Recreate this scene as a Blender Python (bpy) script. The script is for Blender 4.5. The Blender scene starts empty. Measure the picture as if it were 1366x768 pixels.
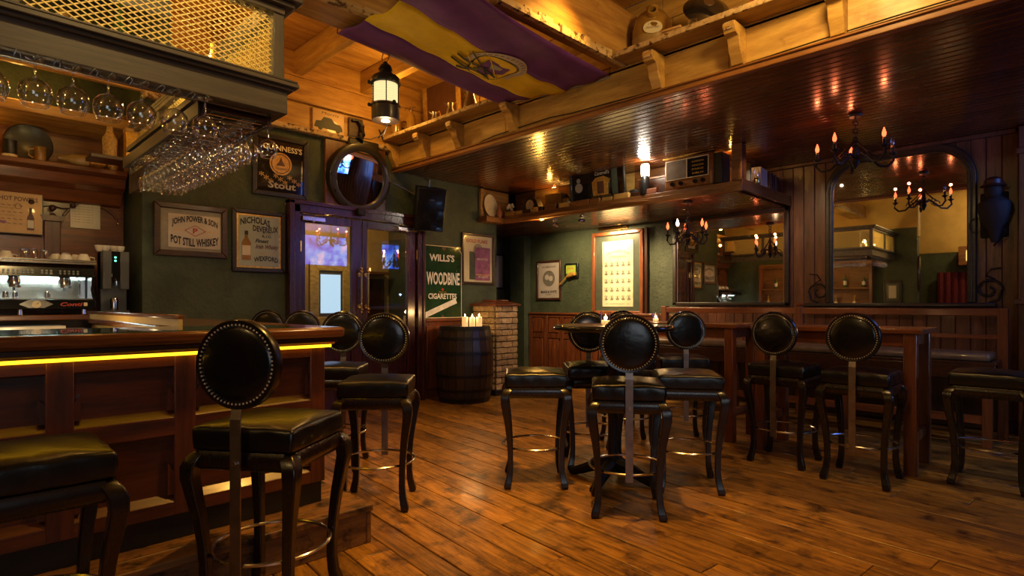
import bpy, bmesh, math, random
from mathutils import Vector, Matrix
random.seed(7)
PI = math.pi
SC = bpy.context.scene
COL = SC.collection
R = math.radians

# ---------------------------------------------------------------- camera, light, exposure
cam_d = bpy.data.cameras.new('camera'); cam = bpy.data.objects.new('camera', cam_d); COL.objects.link(cam)
cam_d.sensor_width = 36; cam_d.lens = 765 / 1366 * 36; cam_d.shift_y = 22 / 1366; cam_d.clip_start = .02
cam.location = (0, 0, 1.22); cam.rotation_euler = (PI / 2, 0, math.atan2(.7034, .7108) - PI / 2)
SC.camera = cam
SC.view_settings.view_transform = 'Standard'; SC.view_settings.look = 'None'
SC.view_settings.exposure = 0.48; SC.view_settings.gamma = 1; SC.view_settings.use_curve_mapping = False
wd = bpy.data.worlds.new('dim_room_air'); SC.world = wd; wd.use_nodes = True
wd.node_tree.nodes['Background'].inputs[0].default_value = (1, .8, .6, 1)
wd.node_tree.nodes['Background'].inputs[1].default_value = .012
AMBER = (1, .50, .09); WARM = (1, .68, .34); WHITE = (1, .88, .7); BLUE = (.22, .42, 1); RED = (1, .16, .05)

def lamp(name, kind, loc, power, col, size=.05, aim=None, cone=60, blend=.6, size_y=None):
    l = bpy.data.lights.new(name, kind); l.energy = power; l.color = col
    if kind == 'AREA':
        l.size = size
        if size_y: l.shape = 'RECTANGLE'; l.size_y = size_y
    elif kind == 'SPOT':
        l.spot_size = R(cone); l.spot_blend = blend; l.shadow_soft_size = size
    else: l.shadow_soft_size = size
    o = bpy.data.objects.new(name, l); COL.objects.link(o); o.location = loc
    if aim: o.rotation_euler = (Vector(aim) - Vector(loc)).to_track_quat('-Z', 'Y').to_euler()
    return o

# ceiling spots of the high bay and low ceiling, some added as fill
lamp('ceiling_or_fill_spot', 'SPOT', (2.2, 1.9, 3.85), 240, AMBER, .06, (1.95, 1.7, 0), 72, .8)
lamp('ceiling_or_fill_spot', 'SPOT', (3.3, 2.2, 3.85), 190, AMBER, .06, (2.7, 3.6, 0), 62, .8)
lamp('ceiling_or_fill_spot', 'SPOT', (1.9, 4.6, 3.85), 110, AMBER, .06, (2.7, 4.6, 0), 75, .8)
lamp('ceiling_or_fill_spot', 'SPOT', (.7, 1.3, 3.75), 105, (1, .66, .25), .06, (.75, 2.93, 2.5), 50, .8)  # added spot, lights the canopy mesh from the front
lamp('ceiling_or_fill_spot', 'SPOT', (4.7, .9, 2.84), 9, WARM, .012, (3.9, 2.0, 0), 60, .7)
lamp('ceiling_or_fill_spot', 'SPOT', (5.0, 4.5, 2.84), 34, WARM, .012, (5.6, 5.7, .7), 60, .7)  # added spot to brighten the brick pillar
lamp('ceiling_or_fill_spot', 'SPOT', (5.6, 2.3, 2.84), 30, WARM, .012, (7.15, 2.2, 1.5), 70, .8)  # added spot to brighten the plank wall
# uplights washing the old yellow timbers
lamp('timber_uplight', 'POINT', (3.3, .9, 3.35), 46, (1, .62, .2), .12)
lamp('timber_uplight', 'POINT', (3.5, 5.35, 3.42), 11, AMBER, .07)
lamp('timber_uplight', 'POINT', (2.0, 5.3, 3.45), 5, (1, .42, .07), .1)
lamp('timber_uplight', 'POINT', (.9, 4.4, 3.4), 9, AMBER, .1)
lamp('timber_uplight', 'POINT', (4.25, 4.6, 3.5), 5, AMBER, .05)
# soft daylight falling on the door wall from the street side behind the camera
lamp('street_daylight', 'AREA', (-1.2, -2.6, 2.0), 14, (.8, .9, 1), 1.6, (2.8, 6, 1.7))
lamp('bar_back_fill', 'AREA', (.45, 3.1, 2.24), 4, (1, .8, .5), .08, (1.1, 6.4, 1.5))  # added fill for the pillar side behind the bar
lamp('street_glow', 'SPOT', (5.0, -1.6, 1.5), 45, (.30, .52, 1), .03, (5.1, .8, .4), 80, .8)
lamp('far_wall_fill', 'POINT', (-2.2, 1.6, 3.3), 30, (1, .7, .28), .1)  # added fill that brightens the yellow upper walls in the mirror
# shelf niche lamps
lamp('shelf_uplight', 'AREA', (6.05, 5.3, 2.56), 16, AMBER, .04, (5.6, 5.2, 2.9), size_y=1.2)
lamp('shelf_uplight', 'POINT', (6.05, 2.70, 2.79), 3.5, AMBER, .03)

# ---------------------------------------------------------------- materials
MATS = {}
def nmat(name):
    m = bpy.data.materials.new(name); m.use_nodes = True
    nt = m.node_tree; return m, nt, nt.nodes['Principled BSDF'], nt.nodes, nt.links
def texco(nt, scale=(1, 1, 1), kind='Object', rand=False):
    n = nt.nodes; l = nt.links
    tc = n.new('ShaderNodeTexCoord'); mp = n.new('ShaderNodeMapping'); mp.inputs['Scale'].default_value = scale
    if rand:
        oi = n.new('ShaderNodeObjectInfo'); ad = n.new('ShaderNodeVectorMath'); ad.operation = 'ADD'
        ml = n.new('ShaderNodeMath'); ml.operation = 'MULTIPLY'; ml.inputs[1].default_value = 37
        l.new(oi.outputs['Random'], ml.inputs[0]); l.new(tc.outputs[kind], ad.inputs[0]); l.new(ml.outputs[0], ad.inputs[1])
        l.new(ad.outputs[0], mp.inputs[0])
    else: l.new(tc.outputs[kind], mp.inputs[0])
    return mp.outputs[0]
def ramp(nt, src, stops):
    r = nt.nodes.new('ShaderNodeValToRGB'); e = r.color_ramp.elements
    while len(e) < len(stops): e.new(.5)
    for i, (p, c) in enumerate(stops): e[i].position = p; e[i].color = (*c, 1) if len(c) == 3 else c
    nt.links.new(src, r.inputs[0]); return r.outputs[0]
def noise(nt, vec, sc, det=4, rough=.6):
    n = nt.nodes.new('ShaderNodeTexNoise'); n.inputs['Scale'].default_value = sc; n.inputs['Detail'].default_value = det
    n.inputs['Roughness'].default_value = rough; nt.links.new(vec, n.inputs['Vector']); return n.outputs['Fac']
def bump(nt, h, b, st=.3, dist=.01):
    n = nt.nodes.new('ShaderNodeBump'); n.inputs['Strength'].default_value = st; n.inputs['Distance'].default_value = dist
    nt.links.new(h, n.inputs['Height']); nt.links.new(n.outputs[0], b.inputs['Normal'])
def plain(name, col, rough=.5, metal=0, coat=0, emit=None, es=1, grain=.15, gs=12, bs=0):
    m, nt, b, n, l = nmat(name)
    v = texco(nt); f = noise(nt, v, gs)
    c = ramp(nt, f, [(.3, tuple(x * (1 - grain) for x in col)), (.7, tuple(min(1, x * (1 + grain)) for x in col))])
    l.new(c, b.inputs['Base Color'])
    b.inputs['Roughness'].default_value = rough; b.inputs['Metallic'].default_value = metal; b.inputs['Coat Weight'].default_value = coat
    if emit: b.inputs['Emission Color'].default_value = (*emit, 1); b.inputs['Emission Strength'].default_value = es
    if bs: bump(nt, f, b, bs)
    MATS[name] = m; return m
def wood(name, dark, light, axis='x', rough=.4, coat=0, stretch=14, sc=5, bs=.25, rand=True, vary=.35, wear=None):
    """grain runs along AXIS; wear = (colour, low, high) blotches of old paint or dirt"""
    m, nt, b, n, l = nmat(name)
    s = {'x': (1, stretch, stretch), 'y': (stretch, 1, stretch), 'z': (stretch, stretch, 1)}[axis]
    v = texco(nt, s, rand=rand)
    f = noise(nt, v, sc * .35, 8, .72)
    c = ramp(nt, f, [(.33, dark), (.5, tuple((a + d) / 2 for a, d in zip(dark, light))), (.68, light)])
    if rand and vary:
        oi = n.new('ShaderNodeObjectInfo'); mr = n.new('ShaderNodeMapRange'); mr.inputs[3].default_value = 1 - vary; mr.inputs[4].default_value = 1 + vary * .6
        l.new(oi.outputs['Random'], mr.inputs[0]); hs = n.new('ShaderNodeHueSaturation'); l.new(mr.outputs[0], hs.inputs['Value']); l.new(c, hs.inputs['Color']); c = hs.outputs[0]
    if wear:
        v2 = texco(nt, (1, 1, 1), rand=rand); f2 = noise(nt, v2, wear[3] if len(wear) > 3 else 7, 8, .7)
        k = ramp(nt, f2, [(wear[1], (0, 0, 0)), (wear[2], (1, 1, 1))])
        mx = n.new('ShaderNodeMix'); mx.data_type = 'RGBA'; l.new(k, mx.inputs[0]); l.new(c, mx.inputs[6]); mx.inputs[7].default_value = (*wear[0], 1); c = mx.outputs[2]
    l.new(c, b.inputs['Base Color'])
    rr = ramp(nt, f, [(.3, (rough * 1.25,) * 3), (.7, (rough * .8,) * 3)]); l.new(rr, b.inputs['Roughness'])
    b.inputs['Coat Weight'].default_value = coat; b.inputs['Coat Roughness'].default_value = .15
    if bs: bump(nt, f, b, bs, .004)
    MATS[name] = m; return m
def emis(name, col, st):
    m, nt, b, n, l = nmat(name); b.inputs['Base Color'].default_value = (*[x * .4 for x in col], 1)
    b.inputs['Emission Color'].default_value = (*col, 1); b.inputs['Emission Strength'].default_value = st; b.inputs['Roughness'].default_value = .4
    MATS[name] = m; return m
def glass(name, tint=(1, 1, 1), rim=.9, base=.06):
    """thin clear glass: clear face on, glossy at the edges"""
    m, nt, b, n, l = nmat(name); n.remove(b)
    t = n.new('ShaderNodeBsdfTransparent'); t.inputs[0].default_value = (*tint, 1)
    g = n.new('ShaderNodeBsdfGlossy'); g.inputs['Roughness'].default_value = .02
    lw = n.new('ShaderNodeLayerWeight'); lw.inputs[0].default_value = .35
    mr = n.new('ShaderNodeMapRange'); mr.inputs[3].default_value = base; mr.inputs[4].default_value = rim; l.new(lw.outputs['Facing'], mr.inputs[0])
    mx = n.new('ShaderNodeMixShader'); l.new(mr.outputs[0], mx.inputs[0]); l.new(t.outputs[0], mx.inputs[1]); l.new(g.outputs[0], mx.inputs[2])
    l.new(mx.outputs[0], n['Material Output'].inputs[0]); MATS[name] = m; return m

wood('floor_board', (.10, .034, .005), (.60, .285, .042), 'x', .36, .12, 12, 9, .8, vary=.45, wear=((.035, .013, .005), .5, .66, 5))
wood('ceiling_board', (.035, .009, .003), (.13, .036, .008), 'y', .24, .35, 10, 6, .25, vary=.3)
wood('plank_red', (.05, .017, .009), (.22, .085, .045), 'z', .33, .15, 9, 7, .35, vary=.3)
wood('dark_wood', (.020, .0065, .003), (.075, .024, .010), 'x', .3, .3, 12, 6, .2, vary=.15)
wood('dark_wood_z', (.020, .0065, .003), (.075, .024, .010), 'z', .3, .3, 12, 6, .2, vary=.15)
wood('bar_wood', (.035, .009, .0045), (.14, .037, .017), 'x', .34, .2, 10, 6, .3, vary=.12)
wood('bar_wood_z', (.035, .009, .0045), (.14, .037, .017), 'z', .34, .2, 10, 6, .3, vary=.12)
wood('counter_wood', (.07, .018, .006), (.24, .08, .02), 'x', .16, .6, 12, 6, .1, vary=.1)
wood('counter_wood_y', (.09, .026, .007), (.32, .12, .03), 'y', .16, .6, 12, 6, .1, vary=.1)
wood('red_wood', (.07, .018, .006), (.25, .075, .025), 'x', .3, .3, 12, 6, .15, vary=.1)
wood('red_wood_y', (.09, .022, .007), (.30, .09, .028), 'y', .28, .3, 12, 6, .15, vary=.1)
wood('red_wood_z', (.07, .018, .006), (.25, .075, .025), 'z', .3, .3, 12, 6, .15, vary=.1)
wood('step_wood', (.05, .02, .006), (.30, .14, .045), 'x', .5, 0, 8, 7, .6, vary=.1, wear=((.015, .008, .005), .5, .62, 9))
wood('old_timber', (.30, .15, .03), (.66, .41, .105), 'y', .5, .1, 8, 4, .35, vary=.1, wear=((.16, .07, .02), .6, .8, 4))
wood('old_timber_x', (.28, .12, .025), (.62, .36, .09), 'x', .5, .1, 8, 4, .35, vary=.15, wear=((.16, .07, .02), .6, .8, 4))
wood('rough_edge', (.38, .25, .10), (.72, .52, .26), 'x', .7, 0, 5, 6, .7, vary=.1, wear=((.07, .03, .01), .52, .6, 16))
wood('grey_wood', (.045, .036, .026), (.12, .095, .065), 'x', .4, .1, 14, 5, .25, vary=.08)
wood('grey_wood_z', (.045, .036, .026), (.12, .095, .065), 'z', .4, .1, 14, 5, .25, vary=.08)
wood('stool_wood', (.004, .002, .0015), (.014, .006, .004), 'z', .28, .2, 12, 6, .1, vary=.1)
wood('barrel_wood', (.012, .008, .006), (.055, .03, .017), 'z', .38, .15, 14, 6, .4, vary=.35)
wood('shelf_wood', (.10, .035, .008), (.34, .14, .035), 'y', .45, .1, 9, 5, .3, vary=.3)
wood('shelf_wood_x', (.10, .035, .008), (.34, .14, .035), 'x', .45, .1, 9, 5, .3, vary=.3)
wood('frame_brown', (.02, .008, .005), (.075, .026, .014), 'x', .35, .3, 8, 12, .5, rand=False)
wood('frame_black', (.006, .005, .004), (.03, .022, .015), 'x', .4, .2, 8, 12, .4, rand=False)
wood('frame_copper', (.12, .035, .012), (.32, .11, .04), 'z', .25, .4, 8, 12, .2, rand=False)
wood('frame_gold', (.45, .28, .06), (.95, .68, .2), 'x', .3, .2, 3, 30, .6, rand=False)
wood('radio_wood', (.14, .045, .012), (.36, .14, .035), 'y', .25, .5, 10, 5, .1, rand=False)
wood('door_wood', (.022, .006, .008), (.075, .018, .016), 'z', .25, .4, 12, 6, .1, rand=False)
plain('leather', (.004, .0035, .004), .3, 0, .05, grain=.4, gs=9, bs=.25)
plain('nail', (.75, .72, .66), .35, .6, grain=0); plain('matte_dark', (.014, .010, .008), .75); plain('lime', (.32, .42, .06), .4); plain('leather_disc', (.004, .0035, .004), .24, 0, .15, grain=.4, gs=7, bs=.35)
plain('steel', (.62, .60, .56), .22, 1); plain('strap_steel', (.30, .26, .24), .38, 1, grain=.25)
plain('chrome', (.75, .75, .73), .12, 1); plain('brass', (.7, .48, .17), .22, 1); plain('iron', (.012, .011, .012), .45, .4)
plain('black_paint', (.012, .012, .012), .35); plain('black_gloss', (.008, .008, .009), .12, coat=.5)
plain('white_china', (.72, .68, .6), .2, coat=.4, grain=.04); plain('paper', (.62, .56, .46), .6, grain=.08, gs=5); plain('paper_grey', (.40, .36, .33), .6, grain=.1, gs=6)
plain('paper_tan', (.55, .32, .12), .4, coat=.3, grain=.15, gs=6); plain('paper_cream', (.66, .60, .40), .35, coat=.4, grain=.1, gs=4)
plain('paper_green', (.36, .40, .30), .3, coat=.5, grain=.12, gs=4); plain('mat_green', (.06, .075, .05), .5, coat=.3); plain('mat_beige', (.30, .27, .20), .4, coat=.3)
plain('ink', (.012, .012, .012), .5); plain('ink_brown', (.12, .05, .03), .5); plain('ink_red', (.45, .04, .02), .5); plain('ink_grey', (.14, .13, .11), .5, grain=.5, gs=60)
plain('gold_paint', (.75, .42, .08), .3, .5, grain=.3, gs=30); plain('cream_paint', (.78, .66, .42), .4); plain('white_paint', (.8, .8, .75), .4)
plain('enamel_green', (.018, .055, .022), .15, coat=.7, grain=.3, gs=5); plain('mirror_dark', (.014, .012, .011), .08, coat=.8)
plain('violet', (.30, .08, .22), .4, grain=.5, gs=10); plain('wax', (.85, .72, .45), .4, emit=(1, .55, .18), es=.5)
plain('brown_glaze', (.30, .16, .03), .18, coat=.8, grain=.3, gs=4); plain('stone_glaze', (.33, .22, .08), .25, coat=.6, grain=.3, gs=5)
plain('terracotta', (.30, .10, .04), .6); plain('bottle_green', (.03, .09, .03), .1, coat=.8); plain('red_card', (.50, .06, .04), .5)
plain('mirror', (.82, .80, .76), .015, 1, grain=.02); plain('grey_plastic', (.09, .095, .1), .35); plain('burgundy_cloth', (.13, .008, .016), .8, grain=.3, gs=20)
plain('buff_leather', (.16, .11, .07), .35, coat=.3, grain=.3, gs=10); plain('purple_cloth', (.15, .04, .26), .7, grain=.25, gs=5, bs=.3); plain('yellow_cloth', (.88, .62, .012), .7, grain=.12, gs=5, bs=.3)
plain('mortar', (.10, .075, .05), .9, grain=.3, gs=40, bs=.4); plain('clay_pipe', (.7, .62, .45), .5); plain('dark_void', (.004, .003, .003), .8)
plain('gold_mesh', (.88, .66, .20), .5, 0, grain=.1); plain('wicker', (.42, .25, .08), .6, grain=.5, gs=60, bs=.5)
plain('plaster_yellow', (.52, .34, .10), .7, grain=.15, gs=3, bs=.2); plain('concrete', (.25, .22, .18), .8)
emis('led_strip', (1, .50, .012), 2.6); emis('flame', (1, .62, .22), 40); emis('bulb_red', (1, .12, .035), 2.6); emis('bulb_core', (1, .4, .12), 9); emis('bulb_white', (1, .82, .55), 12)
emis('lantern_glow', (1, .78, .38), .7); emis('lantern_white', (1, .85, .62), 14); emis('lamp_disc', (1, .86, .62), 9); emis('cool_strip', (.72, 1, .95), 5.5)
emis('led_green', (.1, 1, .5), 4); emis('screen_white', (.50, .72, .9), .8); emis('lit_panel', (1, .62, .2), 1.6); emis('canopy_bulb', (1, .75, .3), 8); emis('glow_cyan', (.05, .4, 1), 1.6)
glass('clear_glass', rim=.95, base=.14); glass('pane_glass', rim=.5, base=.055); glass('smoke_glass', (.8, .75, .7), .5, .06)

def plaster():
    m, nt, b, n, l = nmat('green_plaster'); v = texco(nt)
    f = noise(nt, v, 3, 8, .7); c = ramp(nt, f, [(.3, (.030, .044, .024)), (.7, (.078, .102, .056))]); l.new(c, b.inputs['Base Color'])
    g = noise(nt, v, 22, 6, .7); b.inputs['Roughness'].default_value = .55; bump(nt, g, b, .8, .02); MATS['green_plaster'] = m
plaster()
def brickmat():
    m, nt, b, n, l = nmat('brick_clay'); v = texco(nt, rand=True); f = noise(nt, v, 30, 6, .7)
    c = ramp(nt, f, [(.3, (.30, .18, .08)), (.7, (.72, .54, .29))]); oi = n.new('ShaderNodeObjectInfo')
    mr = n.new('ShaderNodeMapRange'); mr.inputs[3].default_value = .65; mr.inputs[4].default_value = 1.25; l.new(oi.outputs['Random'], mr.inputs[0])
    hs = n.new('ShaderNodeHueSaturation'); l.new(mr.outputs[0], hs.inputs['Value']); l.new(c, hs.inputs['Color']); l.new(hs.outputs[0], b.inputs['Base Color'])
    b.inputs['Roughness'].default_value = .85; bump(nt, f, b, .8, .01); MATS['brick_clay'] = m
brickmat()
def tvmat():
    m, nt, b, n, l = nmat('tv_picture'); v = texco(nt); f = noise(nt, v, 3.2, 5, .65)
    c = ramp(nt, f, [(.36, (.01, .02, .30)), (.46, (.03, .10, .9)), (.55, (.12, .38, 1)), (.66, (.75, .5, .8))])
    l.new(c, b.inputs['Emission Color']); b.inputs['Emission Strength'].default_value = 4; b.inputs['Base Color'].default_value = (.01, .01, .02, 1); MATS['tv_picture'] = m
tvmat()

# ---------------------------------------------------------------- mesh helpers
class MB:
    def __init__(s): s.v = []; s.f = []
    def add(s, vs, fs):
        o = len(s.v); s.v += [tuple(p) for p in vs]; s.f += [tuple(i + o for i in f) for f in fs]; return s
    def box(s, x0, x1, y0, y1, z0, z1, m=None):
        vs = [(x, y, z) for z in (z0, z1) for y in (y0, y1) for x in (x0, x1)]
        if m is not None: vs = [m @ Vector(p) for p in vs]
        return s.add(vs, [(0, 2, 3, 1), (4, 5, 7, 6), (0, 1, 5, 4), (2, 6, 7, 3), (0, 4, 6, 2), (1, 3, 7, 5)])
    def bar(s, a, b, w, h=None, up=(0, 0, 1)):
        a = Vector(a); b = Vector(b); h = h or w; d = (b - a).normalized(); u = Vector(up)
        if abs(d.dot(u)) > .98: u = Vector((0, 1, 0))
        x = d.cross(u).normalized(); y = x.cross(d)
        vs = [p + x * sx * w / 2 + y * sy * h / 2 for p in (a, b) for sx, sy in ((-1, -1), (1, -1), (1, 1), (-1, 1))]
        return s.add(vs, [(0, 1, 2, 3), (7, 6, 5, 4), (0, 4, 5, 1), (1, 5, 6, 2), (2, 6, 7, 3), (3, 7, 4, 0)])
    def prism(s, poly, axis, a, b):
        """poly (two coordinates) extruded along AXIS from a to b"""
        def P(u, w, t): return {'x': (t, u, w), 'y': (u, t, w), 'z': (u, w, t)}[axis]
        n = len(poly); vs = [P(u, w, a) for u, w in poly] + [P(u, w, b) for u, w in poly]
        return s.add(vs, [tuple(range(n))[::-1], tuple(range(n, 2 * n))] + [(i, (i + 1) % n, n + (i + 1) % n, n + i) for i in range(n)])
    def lathe(s, prof, seg=16, c=(0, 0, 0), axis='z', cap=True, sx=1, sy=1):
        vs = []; c = Vector(c)
        for r, h in prof:
            for k in range(seg):
                t = 2 * PI * k / seg; u, w = r * math.cos(t) * sx, r * math.sin(t) * sy
                vs.append(c + Vector({'z': (u, w, h), 'y': (u, h, w), 'x': (h, u, w)}[axis]))
        fs = [(i * seg + k, i * seg + (k + 1) % seg, (i + 1) * seg + (k + 1) % seg, (i + 1) * seg + k) for i in range(len(prof) - 1) for k in range(seg)]
        if cap: fs += [tuple(range(seg))[::-1], tuple(range((len(prof) - 1) * seg, len(prof) * seg))]
        return s.add(vs, fs)
    def tube(s, path, r, seg=6, closed=False, rect=None):
        path = [Vector(p) for p in path]; n = len(path); rs = r if isinstance(r, (list, tuple)) else [r] * n
        up = Vector((0, 0, 1)); vs = []; 
        for i, p in enumerate(path):
            d = (path[(i + 1) % n] - path[i - 1]) if closed else (path[min(i + 1, n - 1)] - path[max(i - 1, 0)])
            d.normalize(); u = up if abs(d.dot(up)) < .95 else Vector((.3, .9, .1)).normalized()
            x = d.cross(u).normalized(); y = x.cross(d)
            for k in range(seg):
                t = 2 * PI * (k + .5) / seg; vs.append(p + (x * math.cos(t) + y * math.sin(t)) * rs[i])
        m = n if closed else n - 1
        fs = [(i * seg + k, i * seg + (k + 1) % seg, ((i + 1) % n) * seg + (k + 1) % seg, ((i + 1) % n) * seg + k) for i in range(m) for k in range(seg)]
        if not closed: fs += [tuple(range(seg))[::-1], tuple(range((n - 1) * seg, n * seg))]
        return s.add(vs, fs)
    def ball(s, c, r, seg=10, rings=6, sz=1):
        return s.lathe([(max(r * math.sin(PI * i / rings), .0004), -r * sz * math.cos(PI * i / rings)) for i in range(rings + 1)], seg, c)
    def torus(s, c, R_, r, seg=32, sub=8, axis='z'):
        f = {'z': lambda t: (R_ * math.cos(t), R_ * math.sin(t), 0), 'y': lambda t: (R_ * math.cos(t), 0, R_ * math.sin(t)), 'x': lambda t: (0, R_ * math.cos(t), R_ * math.sin(t))}[axis]
        return s.tube([Vector(c) + Vector(f(2 * PI * k / seg)) for k in range(seg)], r, sub, True)
    def build(s, name, mat, parent=None, smooth=False, bevel=0, seg=2, loc=None, rot=None, sub=0, angle=35):
        me = bpy.data.meshes.new(name); me.from_pydata(s.v, [], s.f)
        bm = bmesh.new(); bm.from_mesh(me); bmesh.ops.recalc_face_normals(bm, faces=bm.faces); bm.to_mesh(me); bm.free()
        me.materials.append(MATS[mat] if isinstance(mat, str) else mat)
        o = bpy.data.objects.new(name, me); COL.objects.link(o); o.parent = parent
        if loc: o.location = loc
        if rot is not None: o.rotation_euler = (0, 0, rot) if not isinstance(rot, (tuple, list)) else rot
        if smooth or bevel or sub:
            for p in me.polygons: p.use_smooth = True
            me.set_sharp_from_angle(angle=R(angle))
        if bevel:
            b = o.modifiers.new('bevel', 'BEVEL'); b.width = bevel; b.segments = seg; b.limit_method = 'ANGLE'; b.angle_limit = R(40)
        if sub:
            q = o.modifiers.new('sub', 'SUBSURF'); q.levels = sub; q.render_levels = sub
        return o
def box(name, mat, parent, x0, x1, y0, y1, z0, z1, bevel=0, **k):
    return MB().box(x0, x1, y0, y1, z0, z1).build(name, mat, parent, bevel=bevel, **k)
def tag(o, label=None, cat=None, group=None, kind=None):
    if label: o['label'] = label
    if cat: o['category'] = cat
    if group: o['group'] = group
    if kind: o['kind'] = kind
    return o
def thing(name, loc, label, cat, rot=0, group=None):
    o = bpy.data.objects.new(name, None); COL.objects.link(o); o.location = loc; o.rotation_euler = (0, 0, rot) if not isinstance(rot, tuple) else rot
    o.empty_display_size = .1; return tag(o, label, cat, group)
def struct(o): o['kind'] = 'structure'; return o
def holder(name, loc=(0, 0, 0), rot=0):
    o = bpy.data.objects.new(name, None); COL.objects.link(o); o.location = loc; o.rotation_euler = (0, 0, rot); o['kind'] = 'structure'; return o
def clone(o, parent=None):
    c = o.copy(); COL.objects.link(c); c.parent = parent
    for ch in [x for x in bpy.data.objects if x.parent == o]: clone(ch, c)
    return c
def inst(name, me, parent, loc=(0, 0, 0), rot=None, scale=None):
    o = bpy.data.objects.new(name, me); COL.objects.link(o); o.parent = parent; o.location = loc
    if rot is not None: o.rotation_euler = rot if isinstance(rot, (tuple, list)) else (0, 0, rot)
    if scale: o.scale = scale
    return o
def text(s, parent, mat, cx, cz, w, h, y=-.004, arc=0, name='lettering', bold=.0, slant=0, flat=False, tilt=0):
    """text fitted to a w x h box centred at (cx, cz) on the local xz plane, facing -y; arc > 0 lifts the middle"""
    cu = bpy.data.curves.new('text', 'FONT'); cu.body = s; cu.offset = bold; cu.resolution_u = 2
    t = bpy.data.objects.new('text', cu); COL.objects.link(t); dg = bpy.context.evaluated_depsgraph_get()
    me = bpy.data.meshes.new_from_object(t.evaluated_get(dg)); bpy.data.objects.remove(t); bpy.data.curves.remove(cu)
    xs = [v.co.x for v in me.vertices]; ys = [v.co.y for v in me.vertices]; x0, x1, y0, y1 = min(xs), max(xs), min(ys), max(ys)
    for v in me.vertices:
        u = ((v.co.x - x0) / (x1 - x0) - .5); q = (v.co.y - y0) / (y1 - y0) - .5
        X = u * w + q * slant * h; Z = q * h + arc * (1 - 4 * u * u) - arc / 2
        ca, sa = math.cos(tilt), math.sin(tilt)
        v.co = (cx + X * ca - Z * sa, y, cz + X * sa + Z * ca)
    me.materials.clear(); me.materials.append(MATS[mat]); me.name = name
    o = bpy.data.objects.new(name, me); COL.objects.link(o); o.parent = parent; return o
# ================================================================ ROOM SHELL
def floor():
    h = holder('floor'); rot = R(84); ca, sa = math.cos(rot), math.sin(rot)
    X0, X1, Y0, Y1 = -3.2, 7.16, -2.9, 7.28
    rnd = random.Random(3); v = -8.2; k = 0
    while v < 3.9:
        w = rnd.choice((.145, .16, .17, .19)); vc = v + w / 2
        ts = []                                                    # clip the row's line to the room
        lo, hi = -20, 20
        for d, o, a, b in ((ca, -sa * vc, X0, X1), (sa, ca * vc, Y0, Y1)):
            t0, t1 = (a - o) / d, (b - o) / d; lo = max(lo, min(t0, t1)); hi = min(hi, max(t0, t1))
        v += w
        if hi - lo < .4: continue
        t = lo; first = True
        while t < hi - .05:
            L = rnd.uniform(1.6, 4.4) * (rnd.uniform(.3, 1) if first else 1); e = min(hi, t + L); first = False
            if hi - e < .5: e = hi
            dz = rnd.uniform(-.002, .002)
            o = MB().box(t - (t + e) / 2 + .0015, e - (t + e) / 2 - .002, -w / 2 + .0028, w / 2 - .0028, -.03, dz).build('floor_board', 'floor_board', h, bevel=.003, seg=1)
            c = (t + e) / 2; o.location = (ca * c - sa * vc, sa * c + ca * vc, 0); o.rotation_euler = (0, 0, rot); t = e; k += 1
    box('subfloor', 'dark_void', h, -3.3, 7.3, -3, 7.4, -.12, -.025)
floor()

def boards(h, name, mat, x0, x1, w, f, gap=.003, bevel=.004):
    """row of alike boards from x0 to x1, shared mesh; f(centre) gives the location"""
    n = max(1, round((x1 - x0) / w)); w = (x1 - x0) / n; return [(x0 + (i + .5) * w, w) for i in range(n)]
# low boarded ceiling, boards run along y
hc = holder('ceiling')
me = None
for c, w in boards(0, 0, 0, 4.06, 7.18, .088, 0):
    if me is None:
        o = box('ceiling_board', 'ceiling_board', hc, -w / 2 + .001, w / 2 - .001, -4.5, 4.5, 0, .02, bevel=.009); me = o.data; o.location = (c, 1.55, 2.87)
        bmod = o
    else:
        q = bmod.copy(); COL.objects.link(q); q.location = (c, 1.55, 2.87)
box('ceiling_backing', 'dark_void', hc, 4.06, 7.3, -3, 7.3, 2.895, 2.93)
# dropped soffit along the mirror wall
hs = holder('ceiling_soffit'); bmod = None
for c, w in boards(0, 0, 0, 5.83, 7.17, .088, 0):
    if bmod is None:
        bmod = box('soffit_board', 'ceiling_board', hs, -w / 2 + .001, w / 2 - .001, -2.38, 2.38, 0, .02, bevel=.009); bmod.location = (c, 4.88, 2.38)
    else:
        q = bmod.copy(); COL.objects.link(q); q.location = (c, 4.88, 2.38)
# high ceiling over the bar
h2 = holder('ceiling_high')
bmod = None
for c, w in boards(0, 0, 0, -2.95, 7.2, .42, 0):
    if bmod is None:
        bmod = box('ceiling_plank', 'old_timber_x', h2, -3.9, 3.9, -w / 2 + .002, w / 2 - .002, 0, .03, bevel=.004); bmod.location = (.6, c, 3.95)
    else:
        q = bmod.copy(); COL.objects.link(q); q.location = (.6, c, 3.95)
for x in (-1.2, -.4, .4, 1.18, 1.98, 2.78, 3.58):
    struct(box('ceiling_joist', 'old_timber', None, x - .05, x + .05, -2.9, 6.02, 3.70, 3.95, bevel=.012))

def plas(name, parent, *b): return box(name, 'green_plaster', parent, *b)
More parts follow.
